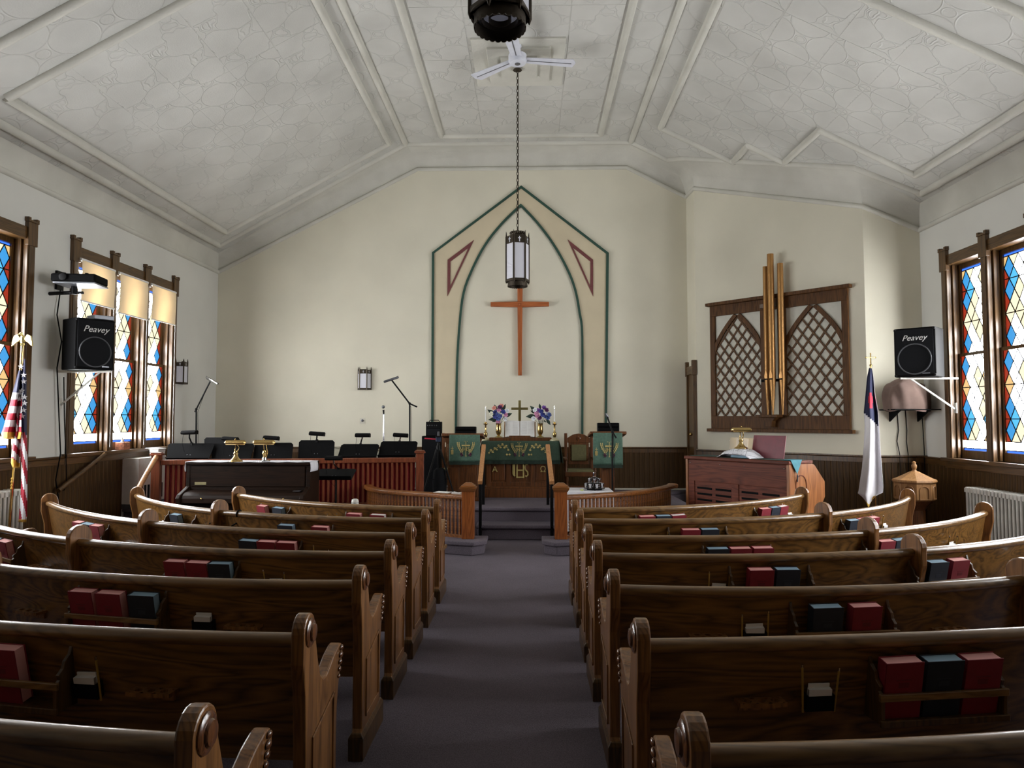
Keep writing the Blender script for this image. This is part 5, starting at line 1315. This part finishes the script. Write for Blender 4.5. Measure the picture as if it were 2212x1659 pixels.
# flat projector on a wall arm
q = at(172, 612, 7.95); PJ = thing('projector', (q.x, 7.95, q.z), rad(8), label='flat black projector on a wall arm above the loudspeaker', cat='projector')
MB().box(-.24, .24, -.16, .17, -.01, .085).build('case', M_black, PJ, bevel=.02); MB().box(-.21, .24, -.17, .17, -.03, -.012).build('tray', M_grey, PJ, bevel=.004)
for x in (-.12, .12): MB().lathe([(.022, .085), (.018, .10)], 10, (x, -.1, 0)).build('knob', M_blackm, PJ)
m = MB(T((-.1, -.16, .04)) @ RX(pi / 2)); m.lathe([(.04, 0), (.04, .02), (.03, .022)], 16); m.build('lens', M_blackm, PJ, smooth=40)
MB().lathe([(.035, -.12), (.03, -.03)], 10, (-.08, .05, 0)).build('swivel', M_blackm, PJ, smooth=40); MB().tube([(-.08, .05, -.10), (-.44, .12, -.11)], .022, 8).build('arm', M_blackm, PJ, smooth=50)
MB().tube([(-.10, .05, -.10), (.02, .05, -.10)], .016, 8).build('arm', M_blackm, PJ, smooth=50)
q2 = atx(128, 590, XL + .01); wp = MB().box(XL, XL + .03, q2.y - .06, q2.y + .06, at(128, 632, 8.3).z, at(128, 592, 8.3).z).build('projector_wall_plate', M_blackm, None, bevel=.004); tag(wp, 'black wall plate holding the projector arm', 'bracket')
y_ = q2.y; z_ = at(128, 632, 8.3).z
cbl = MB(); cbl.tube([(XL + .03, y_, z_), (XL + .04, y_ - .06, z_ - .3), (XL + .03, y_ + .05, z_ - .6), (XL + .04, y_ - .03, 2.2), (XL + .05, y_ + .02, 1.6), (XL + .06, y_ + .05, 1.2), (XL + .06, y_ - .02, .9), (XL + .05, y_ + .1, .5), (XL + .06, y_ + .05, .02)], .007, 6)
cbl.tube([(XL + .05, y_ + .08, 2.1), (XL + .06, y_ + .10, 1.6), (XL + .07, y_ + .14, 1.1), (XL + .06, y_ + .18, .8)], .006, 6)
tag(cbl.build('speaker_cable', M_black, None, smooth=60), 'black cables hanging down the wall below the projector', 'cable')
# ================================================================== radiators
def radiator(x, y0, n, pitch, h, s, lb, z=0.0):
    R_ = thing('radiator', (x, y0, z), label=lb, cat='radiator', group='cast iron radiators')
    m = MB()
    for dx in (-.07, 0, .07): m.tube([(dx, 0, .06), (dx, 0, h - .03)], .017, 8)
    m.box(-.095, .095, -.020, .020, h - .06, h - .012); m.tube([(-.085, 0, h - .02), (.085, 0, h - .02)], .021, 8); m.box(-.095, .095, -.020, .020, .05, .11)
    sec = m.mesh('section', M_rad, 50)
    leg = MB().box(-.09, .09, -.015, .015, 0, .06).mesh('foot', M_rad)
    for i in range(n): inst(sec, 'section', R_, T((0, -i * pitch, 0)))
    for i in (0, n - 1): inst(leg, 'foot', R_, T((0, -i * pitch, 0)))
    MB().tube([(0, .05, .12), (0, .02, .12)], .03, 8).build('valve', M_rad, R_, smooth=50)
radiator(XR - .14, 8.62, 24, .062, .80, 1, 'white ribbed radiator under the unshaded stained glass window')
radiator(XL + .14, 7.38, 20, .062, .87, -1, 'white ribbed radiator behind the flag with the gold eagle')
q = atx(286, 990, XL + .12); q1 = atx(338, 985, XL + .12)
RC = thing('radiator_cover', (XL + .10, (q.y + q1.y) / 2, PZ), label='pale grey metal radiator cover beside the choir stair rail', cat='radiator cover'); hl = (q1.y - q.y) / 2 + .05; hh = q.z - PZ
MB().box(-.10, .14, -hl, hl, .06, hh).build('casing', M_rad, RC, bevel=.006)
for i in range(7): MB().box(.14, .146, -hl + .06 + i * (2 * hl - .12) / 7, -hl + .06 + (i + .55) * (2 * hl - .12) / 7, .10, hh * .45).build('louvre', M_blackm, RC)
MB().box(-.10, .13, -hl, hl, 0, .06).build('base', M_grey, RC)
bx = thing('plastic_tub', (XL + .18, RC.location.y + hl - .14, PZ + hh), label='pale plastic tub standing on the radiator cover', cat='tub'); MB().frustum(-.06, .06, -.09, .09, 0, -.07, .07, -.10, .10, .10).build('tub', M_paper, bx, bevel=.008); MB().box(-.075, .075, -.105, .105, .10, .115).build('lid', M_rad, bx, bevel=.004)
# tissue box on the sill
q = atx(268, 962, XL + .02); TB_ = thing('tissue_box', (XL + .01, q.y, 1.19), label='red flowered tissue box on the stained glass window sill', cat='tissue box')
mt = plain('flowered_card', (150, 92, 62), .7, var=.6, scale=38); MB().box(-.06, .06, -.09, .06, 0, .10).build('box', mt, TB_, bevel=.003)
MB().grid(6, 4, lambda u, v: (.03 * sin(u * 7) * (1 - v), -.04 + .07 * (u - .5) * (1.2 - v) + .015 * v, .098 + .07 * v)).build('tissue', M_paper, TB_, smooth=60, recalc=False)

# ================================================================== flags
def fstar(r=.03): return [(r * (1 if i % 2 == 0 else .42) * sin(pi * i / 5), r * (1 if i % 2 == 0 else .42) * cos(pi * i / 5)) for i in range(10)]
YF = 7.0
pe = at(50, 742, YF); FS = thing('american_flag', (at(16, 1150, YF).x, YF, 0), label='star spangled flag draped on a gold pole with eagle on top', cat='flag'); fo = Vector(FS.location)
L3 = lambda px, py, dy=0.0: at(px, py, YF + dy) - fo
top = L3(49, 744); base = Vector((0, 0, .06)); MB().tube([base, top], .014, 10).build('pole', M_brass, FS, smooth=50)
MB().lathe([(.17, 0), (.17, .02), (.10, .05), (.03, .07), (.022, .16)], 24).build('stand', M_brass, FS, smooth=40)
EG = MB(); c_ = top
EG.ball(c_ + Vector((0, 0, .05)), .035, 10, (.8, .8, 1.3)); EG.ball(c_ + Vector((-.01, -.01, .105)), .018, 8); EG.tube([c_ + Vector((-.015, -.02, .105)), c_ + Vector((-.035, -.03, .098))], [.008, .002], 6); EG.ball(c_, .022, 8)
for s in (-1, 1):
    P = [(s * .02, .055), (s * .05, .10), (s * .085, .085), (s * .10, .03), (s * .105, -.02), (s * .08, .0), (s * .06, .02), (s * .04, .03)]
    EG.M = T(c_); EG.prism(P if s > 0 else P[::-1], -.012, .006, 'y'); EG.M = Matrix()
EG.build('eagle_finial', plain('bright_brass', (232, 214, 150), .25, .8), FS, smooth=30)
# drape: outline read down the cloth, folded in depth
lobeR = [(775, 52, 54), (820, 44, 57), (870, 40, 57), (920, 42, 58), (945, 44, 58), (1000, 46, 59), (1060, 45, 59), (1110, 42, 58), (1128, 40, 56)]
def interp(T_, y):
    for a, b in zip(T_[:-1], T_[1:]):
        if a[0] <= y <= b[0]: t = (y - a[0]) / (b[0] - a[0]); return [p + (q - p) * t for p, q in zip(a, b)]
    return T_[-1] if y > T_[-1][0] else T_[0]
def lobe(tab, y0, y1, dy, amp, fold, ph=0.0):
    def f(u, v):
        y = y0 + (y1 - y0) * v; _, l, r = interp(tab, y); return L3(l + (r - l) * u, y, dy + amp * sin(u * fold + ph + v * 1.5) * min(1, v * 3 + .2))
    return f
FM = [M_navy, M_fred, M_fwhite, M_goldf]
def colR(u, v):
    y = 775 + 353 * v
    if y < 925 + 18 * u: return 0
    if y > 1121: return 3
    k = (y - u * 55 - 860) / 34; return 1 if int(k) % 2 else 2
MB().grid(10, 60, lobe(lobeR, 775, 1128, -.03, .05, 7), colR).build('canton_fold', FM, FS, smooth=60, recalc=False, thick=.003)
lobeL = [(800, 40, 47), (850, 27, 48), (880, 20, 47), (900, 14, 46), (920, 9, 46), (936, 3, 46), (948, 4, 44)]
def colL(u, v):
    y = 800 + 148 * v
    if y < 848: return 0
    if y > 934: return 3
    return 2 if int((y - 848) / 14.5) % 2 == 0 else 1
MB().grid(10, 40, lobe(lobeL, 800, 948, -.10, .05, 8, 1), colL).build('fly_fold', FM, FS, smooth=60, recalc=False, thick=.003)
lobeM = [(880, 34, 44), (930, 32, 45), (970, 26, 44), (1000, 24, 43), (1010, 27, 42)]
def colM(u, v):
    y = 880 + 130 * v
    if y > 988 + 14 * u: return 3
    return 2 if int((y - 880 - 18 * u) / 15) % 2 == 0 else 1
MB().grid(8, 40, lobe(lobeM, 880, 1010, -.06, .04, 6, 2), colM).build('middle_fold', FM, FS, smooth=60, recalc=False, thick=.003)
lobeB = [(985, 40, 46), (1040, 36, 50), (1090, 36, 56), (1120, 38, 54)]
stm = MB().prism(fstar(.028), -.002, .002, 'y').mesh('star', M_fwhite)
for px, py in ((51, 810), (51, 824), (47, 844), (42, 848), (53, 871), (51, 886), (42, 862), (48, 899), (45, 792), (53, 858)): inst(stm, 'star', FS, T(L3(px, py, -.10)) @ RZ(.3))
m = MB(); cp = [L3(36, 962, -.06), L3(30, 1000, -.06), L3(27, 1034, -.06)]; m.tube(cp, .005, 5)
for k in range(7): m.ball(L3(26 - .2 * k, 1034 + 3.5 * k, -.06), .012 - .001 * (k % 2) * 4, 6)
m.build('tassel_cord', M_goldf, FS, smooth=60)
# white flag with a red cross in the blue canton
YC = 9.25
CF = thing('christian_flag', (at(1893, 1100, YC).x, YC, 0), label='white flag with red cross on blue, draped in the font corner', cat='flag'); fo2 = Vector(CF.location)
K3 = lambda px, py, dy=0.0: at(px, py, YC + dy) - fo2
tp = K3(1881, 789); MB().tube([Vector((0, 0, .05)), tp], .013, 10).build('pole', M_brass, CF, smooth=50); MB().lathe([(.16, 0), (.16, .02), (.09, .05), (.03, .07), (.02, .15)], 24).build('stand', M_brass, CF, smooth=40)
m = MB(); m.tube([tp, tp + Vector((0, 0, .15))], .008, 6); m.tube([tp + Vector((-.06, 0, .10)), tp + Vector((.06, 0, .10))], .008, 6); m.ball(tp, .018, 8)
for d in ((-.06, .10), (.06, .10), (0, .15)): m.ball(tp + Vector((d[0], 0, d[1])), .011, 6)
m.build('cross_finial', M_brass, CF, smooth=60)
tab = [(792, 1878, 1883), (815, 1873, 1887), (850, 1870, 1890), (890, 1866, 1897), (920, 1868, 1899), (960, 1866, 1901), (1010, 1862, 1905), (1050, 1856, 1908), (1072, 1853, 1907), (1098, 1868, 1886)]
def cflag(u, v):
    y = 795 + 303 * v; _, l, r = interp(tab, y); hem = 0
    return K3(l + (r - l) * u, y - max(0, (y - 1060)) * .75 * abs(u - .45) * 1.6, -.10 + .06 * sin(u * 8 + 1 + v) * min(1, v * 3 + .15))
def ccol(u, v):
    y = 795 + 303 * v
    if v > .975: return 3
    if y < 892 + 30 * u and u < .95:
        if 848 < y < 884 and .30 < u < .72 and (abs(u - .5) < .12 or abs(y - 862) < 7): return 1
        return 0
    return 2
MB().grid(24, 80, cflag, ccol).build('cloth', FM, CF, smooth=60, recalc=False, thick=.003)
m = MB(); m.tube([K3(1883, 805, -.06), K3(1887, 830, -.07), K3(1890, 850, -.07)], .005, 5); m.build('cord', M_goldf, CF)

# ================================================================== shelf with covered bundle, font
q = at(1976, 885, 9.6); z_ = q.z
SHF = thing('corner_shelf', ((at(1916, 885, 9.62).x + XR) / 2, YS, z_), label='thin black shelf in the font corner under a loudspeaker', cat='shelf'); hw_ = (XR - .03 - at(1916, 885, 9.62).x) / 2
MB().box(-hw_, hw_, -.42, -.002, -.008, .008).build('board', M_black, SHF, bevel=.003)
for x in (-.16, .22): MB().prism([(-.002, -.01), (-.30, -.01), (-.25, -.03), (-.04, -.14), (-.002, -.16)], x - .01, x + .01, 'x').build('bracket', M_black, SHF)
BN = thing('covered_bundle', (at(1962, 885, 9.62).x, YS - .22, z_ + .009), label='lumpy brown fabric cover over equipment on the black shelf', cat='covered equipment')
def lump(u, v):
    a = 2 * pi * u; t = v * pi * .5; w1 = .29 * (1 + .06 * sin(3 * a) + .05 * sin(5 * a + 1)); w2 = .19; k = cos(t) ** .55; zz = (.40 + .03 * sin(a * 3 + 1)) * sin(t) ** .8
    f = 1 + .05 * sin(a * 9 + 4 * v) + .05 * sin(a * 4 + 7 * v)
    return (w1 * k * cos(a) * f + (.03 if v > .6 else 0) - .02 * sin(a * 2) * v, w2 * k * sin(a) * f, zz * (1 - .18 * (cos(a) > .2) * v) - .02 * (v < .05) * (1 + sin(a * 4)))
MB().grid(60, 16, lump).build('cloth', M_brown, BN, smooth=60, recalc=False)
for px, n_ in ((1939, 0), (1957, 1), (1992, 2)):
    q = at(px, 895, YS - .02); m = MB(); m.tube([(q.x, YS - .012, z_ - .01), (q.x + .01, YS - .015, 1.45), (q.x + .015 * (n_ - 1), YS - .015, 1.3), (q.x + .01, YS - .03, 1.12), (q.x, YS - .05, 1.08), (q.x, YS - .04, .6)], .006, 5)
    m.M = T(-Vector(SHF.location)); m.v = [p_ - Vector(SHF.location) for p_ in m.v]; m.build('cord', M_black, SHF, smooth=60)
q = at(1976, 1060, 9.1); BF = thing('baptismal_font', (q.x, 9.1, 0), rad(0), label='octagonal light oak baptismal font with pointed lid', cat='font'); zt = at(1976, 1040, 9.1).z; zb = at(1976, 1080, 9.1).z
MB().lathe([(.26, 0), (.26, .05), (.20, .08), (.12, .14), (.11, zb - .12), (.17, zb - .05), (.22, zb)], 8, a0=pi / 8).build('pedestal', M_altar, BF)
MB().lathe([(.22, zb), (.235, zb + .02), (.235, zt - .02), (.25, zt)], 8, a0=pi / 8).build('bowl', M_font, BF, bevel=.004)
MB().lathe([(.255, zt), (.25, zt + .025), (.19, zt + .05), (.05, zt + .125), (.035, zt + .13)], 8, a0=pi / 8).build('lid', M_font, BF, bevel=.003)
MB().lathe([(.035, zt + .125), (.02, zt + .145), (.03, zt + .175), (.032, zt + .20), (.018, zt + .225), (.024, zt + .24), (.004, zt + .255)], 12).build('finial', M_font, BF, smooth=50)
for i in range(8):
    a = i * pi / 4; r_ = .235 * cos(pi / 8); F0 = frame((r_ * cos(a), r_ * sin(a), 0), (-sin(a), cos(a), 0), (cos(a), sin(a), 0)); m = MB(F0); h = zt - zb
    P = [(-.055, 0), (-.055, .10)] + [(-.055 * cos(t), .10 + .05 * sin(t)) for t in [pi * k / 8 for k in range(1, 8)]] + [(.055, .10), (.055, 0)]
    m.tube([(x, .004, zb + .035 + z) for x, z in P], .008, 6); m.box(-.06, .06, 0, .012, zb + .02, zb + .035); m.build('carved_arch', M_font, BF, smooth=50)

# ================================================================== organ screen on the diagonal wall
DW = frame((PA.x, PA.y, 0), dn, nn)            # x along the wall, y into the room
DWi = DW.inverted()
def dw(px, py): q = DWi @ atplane(px, py, Vector(PA), nn); return q.x, q.z
x0, zt0 = dw(1536, 662); x1, zt1 = dw(1833, 624); _, zb0 = dw(1536, 925); _, zb1 = dw(1836, 929)
zt, zb = (zt0 + zt1) / 2, (zb0 + zb1) / 2
OS = thing('organ_screen', DW @ Vector((x0, 0, zb)), math.atan2(dn.y, dn.x), label='dark oak organ screen with two pointed lattice openings', cat='organ screen')
W2, H2 = x1 - x0, zt - zb; FL_ = frame((0, 0, 0), (1, 0, 0), (0, -1, 0))
def ob(n, a, b, c, d, t0=.0, t1=.045, mat=None, bev=.004): return MB().box(a, b, -t1, -t0, c, d).build(n, mat or M_screen, OS, bevel=bev)
br, tr_ = .14, .17
oA0, oA1 = .09, W2 * .40; oB0, oB1 = W2 * .585, W2 - .09; oz0, oz1 = br + .06, H2 - tr_
ob('bottom_rail', 0, W2, 0, oz0); ob('top_rail', 0, W2, oz1, H2); ob('stile', 0, oA0, oz0, oz1); ob('stile', oA1, oA1 + .13, oz0, oz1); ob('stile', oB0 - .13, oB0, oz0, oz1); ob('stile', oB1, W2, oz0, oz1)
ob('cornice', -.05, W2 + .05, H2, H2 + .05, 0, .10); ob('base_shelf', -.05, W2 + .05, -.05, 0, 0, .10)
ob('middle_frame', oA1 + .13, oB0 - .13, oz0, oz0 + .02, 0, .03)
M_cloth = plain('pale_speaker_cloth', (206, 204, 192), .9, var=.04)
for a, b in ((oA0, oA1), (oB0, oB1)):
    w = b - a; cx_ = (a + b) / 2; sp = oz0 + (oz1 - oz0) * .60; ap = oz1 - .03
    MB().box(a, b, -.012, -.004, oz0, oz1).build('backing_cloth', M_cloth, OS)
    def edge(z): return w / 2 if z <= sp else (w / 2) * (1 - ((z - sp) / (ap - sp)) ** 1.55)
    zs = [oz0] + [sp + (ap - sp) * i / 14 for i in range(15)]
    for s in (-1, 1):
        m = MB(); P = [(cx_ + s * edge(z), z) for z in zs[1:]]; Q = [(cx_ + s * (edge(z) + .055), z + .03) for z in zs[1:]]
        Q = [(min(max(x, a), b), min(z, oz1)) for x, z in Q]
        for i in range(len(P) - 1): m.prism([P[i], P[i + 1], Q[i + 1], Q[i]], -.045, -.006, 'y')
        m.build('arch_moulding', M_screen, OS)
    # diagonal laths, each its own piece, cut by the arch
    slope = 1.32; pitch = w / 5.0
    for s in (-1, 1):
        c = -6
        k0 = [a + pitch * i for i in range(-30, 36)]
        for xb in k0:
            run = []
            for i in range(81):
                z = oz0 + (ap - oz0) * i / 80; x = xb + s * (z - oz0) / slope
                if abs(x - cx_) <= edge(z) and a <= x <= b: run.append((x, z))
            if len(run) < 4: continue
            p, q = run[0], run[-1]; d = Vector((q[0] - p[0], q[1] - p[1])).normalized(); nrm_ = Vector((-d.y, d.x)) * .0125
            P = [(p[0] - nrm_.x, p[1] - nrm_.y), (q[0] - nrm_.x, q[1] - nrm_.y), (q[0] + nrm_.x, q[1] + nrm_.y), (p[0] + nrm_.x, p[1] + nrm_.y)]
            yo = -.026 if s > 0 else -.034
            MB().prism(P, yo, yo + .009, 'y').build('lath', M_lath, OS)
# gilded pipes on a bracket
bcx = (dw(1653, 900)[0] + dw(1690, 900)[0]) / 2 - x0; bz = dw(1675, 896)[1] - zb
ob('pipe_shelf', bcx - .17, bcx + .17, bz - .04, bz, 0, .24); MB().prism([(bcx - .12, bz - .04), (bcx + .12, bz - .04), (bcx + .06, bz - .10), (bcx + .05, bz - .18), (bcx - .05, bz - .18), (bcx - .06, bz - .10)], -.16, -.045, 'y').build('corbel', M_screen, OS, bevel=.004)
for px, pyt, r_, yo, lb in ((1652, 580, .040, .11, 'shortest gilded organ pipe'), (1662, 555, .048, .16, 'tallest gilded organ pipe'), (1683, 574, .044, .13, 'gilded organ pipe standing apart from the other two')):
    xx, zz_ = dw(px, pyt); o = DW @ Vector((xx, yo, zb + bz + .001))
    if 1: # nudge along the line of sight so that the pipe stands on the bracket
        d0 = Vector((o.x, o.y)); pxn = 1145 + o.x / o.y * F; xx += (px - pxn) / F * o.y * 1.35; o = DW @ Vector((xx, yo, zb + bz + .001))
    PP = thing('organ_pipe', o, math.atan2(dn.y, dn.x), label=lb + ' on the organ screen', cat='organ pipe', group='gilded organ pipes'); hp = zz_ - zb - bz
    zm = dw(px, 822)[1] - zb - bz
    MB().lathe([(.010, 0), (r_, zm), (r_, hp), (r_ * .9, hp), (r_ * .9, hp - .02)], 20).build('body', M_gold, PP, smooth=40)
    m = MB(); m.prism([(-.022, zm + .02), (.022, zm + .02), (.024, zm + .07), (0, zm + .16), (-.024, zm + .07)], -r_ - .004, -r_ * .7, 'y'); m.build('upper_lip', M_gold, PP)
    MB().box(-.024, .024, -r_ - .002, -r_ * .7, zm, zm + .02).build('mouth', M_black, PP)
ob('pipe_strap', bcx - .17, bcx + .17, H2 - .14, H2 - .07, 0, .06, M_trim); ob('pipe_strap', bcx - .16, bcx + .16, bz + dw(1670, 822)[1] - zb - bz - .02, bz + dw(1670, 822)[1] - zb - bz + .02, .045, .07, M_black)

# ================================================================== organ console
oa = at(1483, 980, 9.5); obp = at(1701, 992, 8.27); od = Vector((obp.x - oa.x, obp.y - oa.y, 0)); oL = od.length; od.normalize(); on = Vector((-od.y, od.x, 0))
OR = thing('organ_console', (oa.x, oa.y, 0), math.atan2(od.y, od.x), label='brown wooden organ console seen from its louvred back', cat='organ'); oh = 1.12
MB().box(.02, oL - .02, .03, .40, 0, oh - .04).build('case', M_organ, OR, bevel=.004)
MB().box(-.03, oL + .03, -.02, .45, oh - .04, oh).build('top', M_organ, OR, bevel=.008)
for a, b, c, d in ((.02, oL - .02, .80, 1.07), (.02, oL - .02, .0, .12)): MB().box(a, b, .012, .03, c, d).build('back_board', M_organ, OR, bevel=.003)
for x in (.02, oL / 2 - .04, oL - .12): MB().box(x, x + .10, .010, .03, .12, .80).build('stile', M_organ, OR, bevel=.003)
for x in (.12, oL / 2 + .06):
    w = oL / 2 - .16; MB().box(x, x + w, .02, .03, .12, .80).build('panel', M_organ, OR, bevel=.003)
    for r in range(3):
        for c in range(2): MB().box(x + .04 + c * w * .5, x + .04 + c * w * .5 + w * .40, .016, .021, .70 - r * .075, .726 - r * .075).build('louvre_slot', M_black, OR)
for s in (0, oL): MB().prism([(.0, 0), (.62, 0), (.60, .10), (.50, .16), (.47, .50), (.66, .62), (.70, .68), (.70, .86), (.50, 1.06), (.45, oh - .04), (.0, oh - .04)], s - .02, s + .02, 'x').build('side_panel', M_organs, OR, bevel=.006)
MB().box(.02, oL - .02, .40, .68, .66, .72).build('key_bed', M_organs, OR, bevel=.004)
m = MB(); P = [(.12, .30), (.12, .85)] + [(.12 + .10 - .10 * cos(t), .85 + .10 * sin(t)) for t in [pi * k / 8 for k in range(1, 8)]] + [(.32, .85), (.32, .30)]
m.tube([(oL + .022, y, z) for y, z in P], .006, 5); m.build('arch_bead', M_organ, OR, smooth=60)
for x in (.06, oL * .36, oL * .60, oL - .05): MB().ball((x, .008, 1.03), .009, 6).build('hook', M_silver, OR, smooth=60)
OT = T((oa.x, oa.y, oh)) @ RZ(math.atan2(od.y, od.x))
def on_organ(name, x, y, lb, cat, rz=0.0): o = thing(name, OT @ Vector((x, y, 0)), math.atan2(od.y, od.x) + rz, label=lb, cat=cat); return o
rn = on_organ('organ_runner', oL * .5, .2, 'dark green runner lying on the organ top', 'table runner'); MB().box(-oL * .48, oL * .5, -.19, .16, .001, .006).build('cloth', M_fringe, rn)
sc_ = on_organ('teal_scarf', oL + .03, .12, 'teal cloth point with tassel hanging over the organ end', 'scarf')
MB().add([(.004, -.11, .012), (.004, .11, .012), (.010, 0, -.15), (-.1, -.11, .012), (-.1, .11, .012)], [(0, 1, 2), (0, 3, 4, 1)]).build('cloth', M_teal, sc_, recalc=False, thick=.004); MB().tube([(.012, 0, -.15), (.014, 0, -.17), (.014, 0, -.24)], [.004, .010, .007], 6).build('tassel', M_grey, sc_)
bk = on_organ('book_stack', oL * .52, .16, 'small stack of blue books under the white cloth on the organ', 'books'); MB().box(-.13, .13, -.09, .09, .007, .035).build('lower_book', M_pageb, bk, bevel=.003); MB().box(-.12, .12, -.085, .085, .035, .085).build('upper_book', M_white, bk, bevel=.003)
wc = on_organ('white_quilted_cloth', oL * .50, .15, 'white quilted cloth thrown over books on the organ', 'cloth')
def wq(u, v):
    x = (u - .5) * .50; y = (v - .5) * .30; h = .10 * max(0, 1 - (abs(x) / .25) ** 3) * max(.25, 1 - (abs(y) / .17) ** 4) + .012; return (x, y - .01, h + .006 * sin(x * 40) * cos(y * 35) + (.0 if abs(x) < .2 else -.008))
MB().grid(30, 18, wq).build('cloth', M_white, wc, smooth=60, recalc=False, thick=.004)
m = MB()
for i in range(7):
    for s in (-1, 1): m.tube([Vector(wq(.12 + .125 * i + s * .25 * t, t)) + Vector((0, 0, .003)) for t in [k_ / 8 for k_ in range(9)] if 0 <= .12 + .125 * i + s * .25 * t <= 1] or [(0, 0, .1), (0, 0, .101)], .0022, 4)
m.build('quilted_line', M_grey, wc)
bl = banker(1610, 960, 1, 0, .12, 'brass lamp with thin bar shade on the organ'); bl.location = OT @ Vector((oL * .49, .17, .115)); bl.rotation_euler = (0, 0, 0)
bl['group'] = 'brass organ lamp'
rb = on_organ('red_binder', oL * .70, .26, 'dark red music folder standing open on the organ', 'folder'); MB(RX(rad(-12))).box(-.24, .22, 0, .012, .006, .29).build('cover', plain('maroon_leather', (112, 22, 42), .4), rb, bevel=.003); MB(RX(rad(-12))).box(-.23, .21, .012, .022, .012, .28).build('pages', M_paper, rb)
mr = on_organ('music_rack', oL * .42, .30, 'clear music rack with white sheet behind the organ lamp', 'music rack'); MB(RX(rad(-10))).box(-.20, .20, 0, .004, .002, .25).build('rack_pane', M_clear, mr); MB(RX(rad(-10))).box(-.10, .08, .005, .008, .006, .24).build('sheet_music', M_paper, mr)
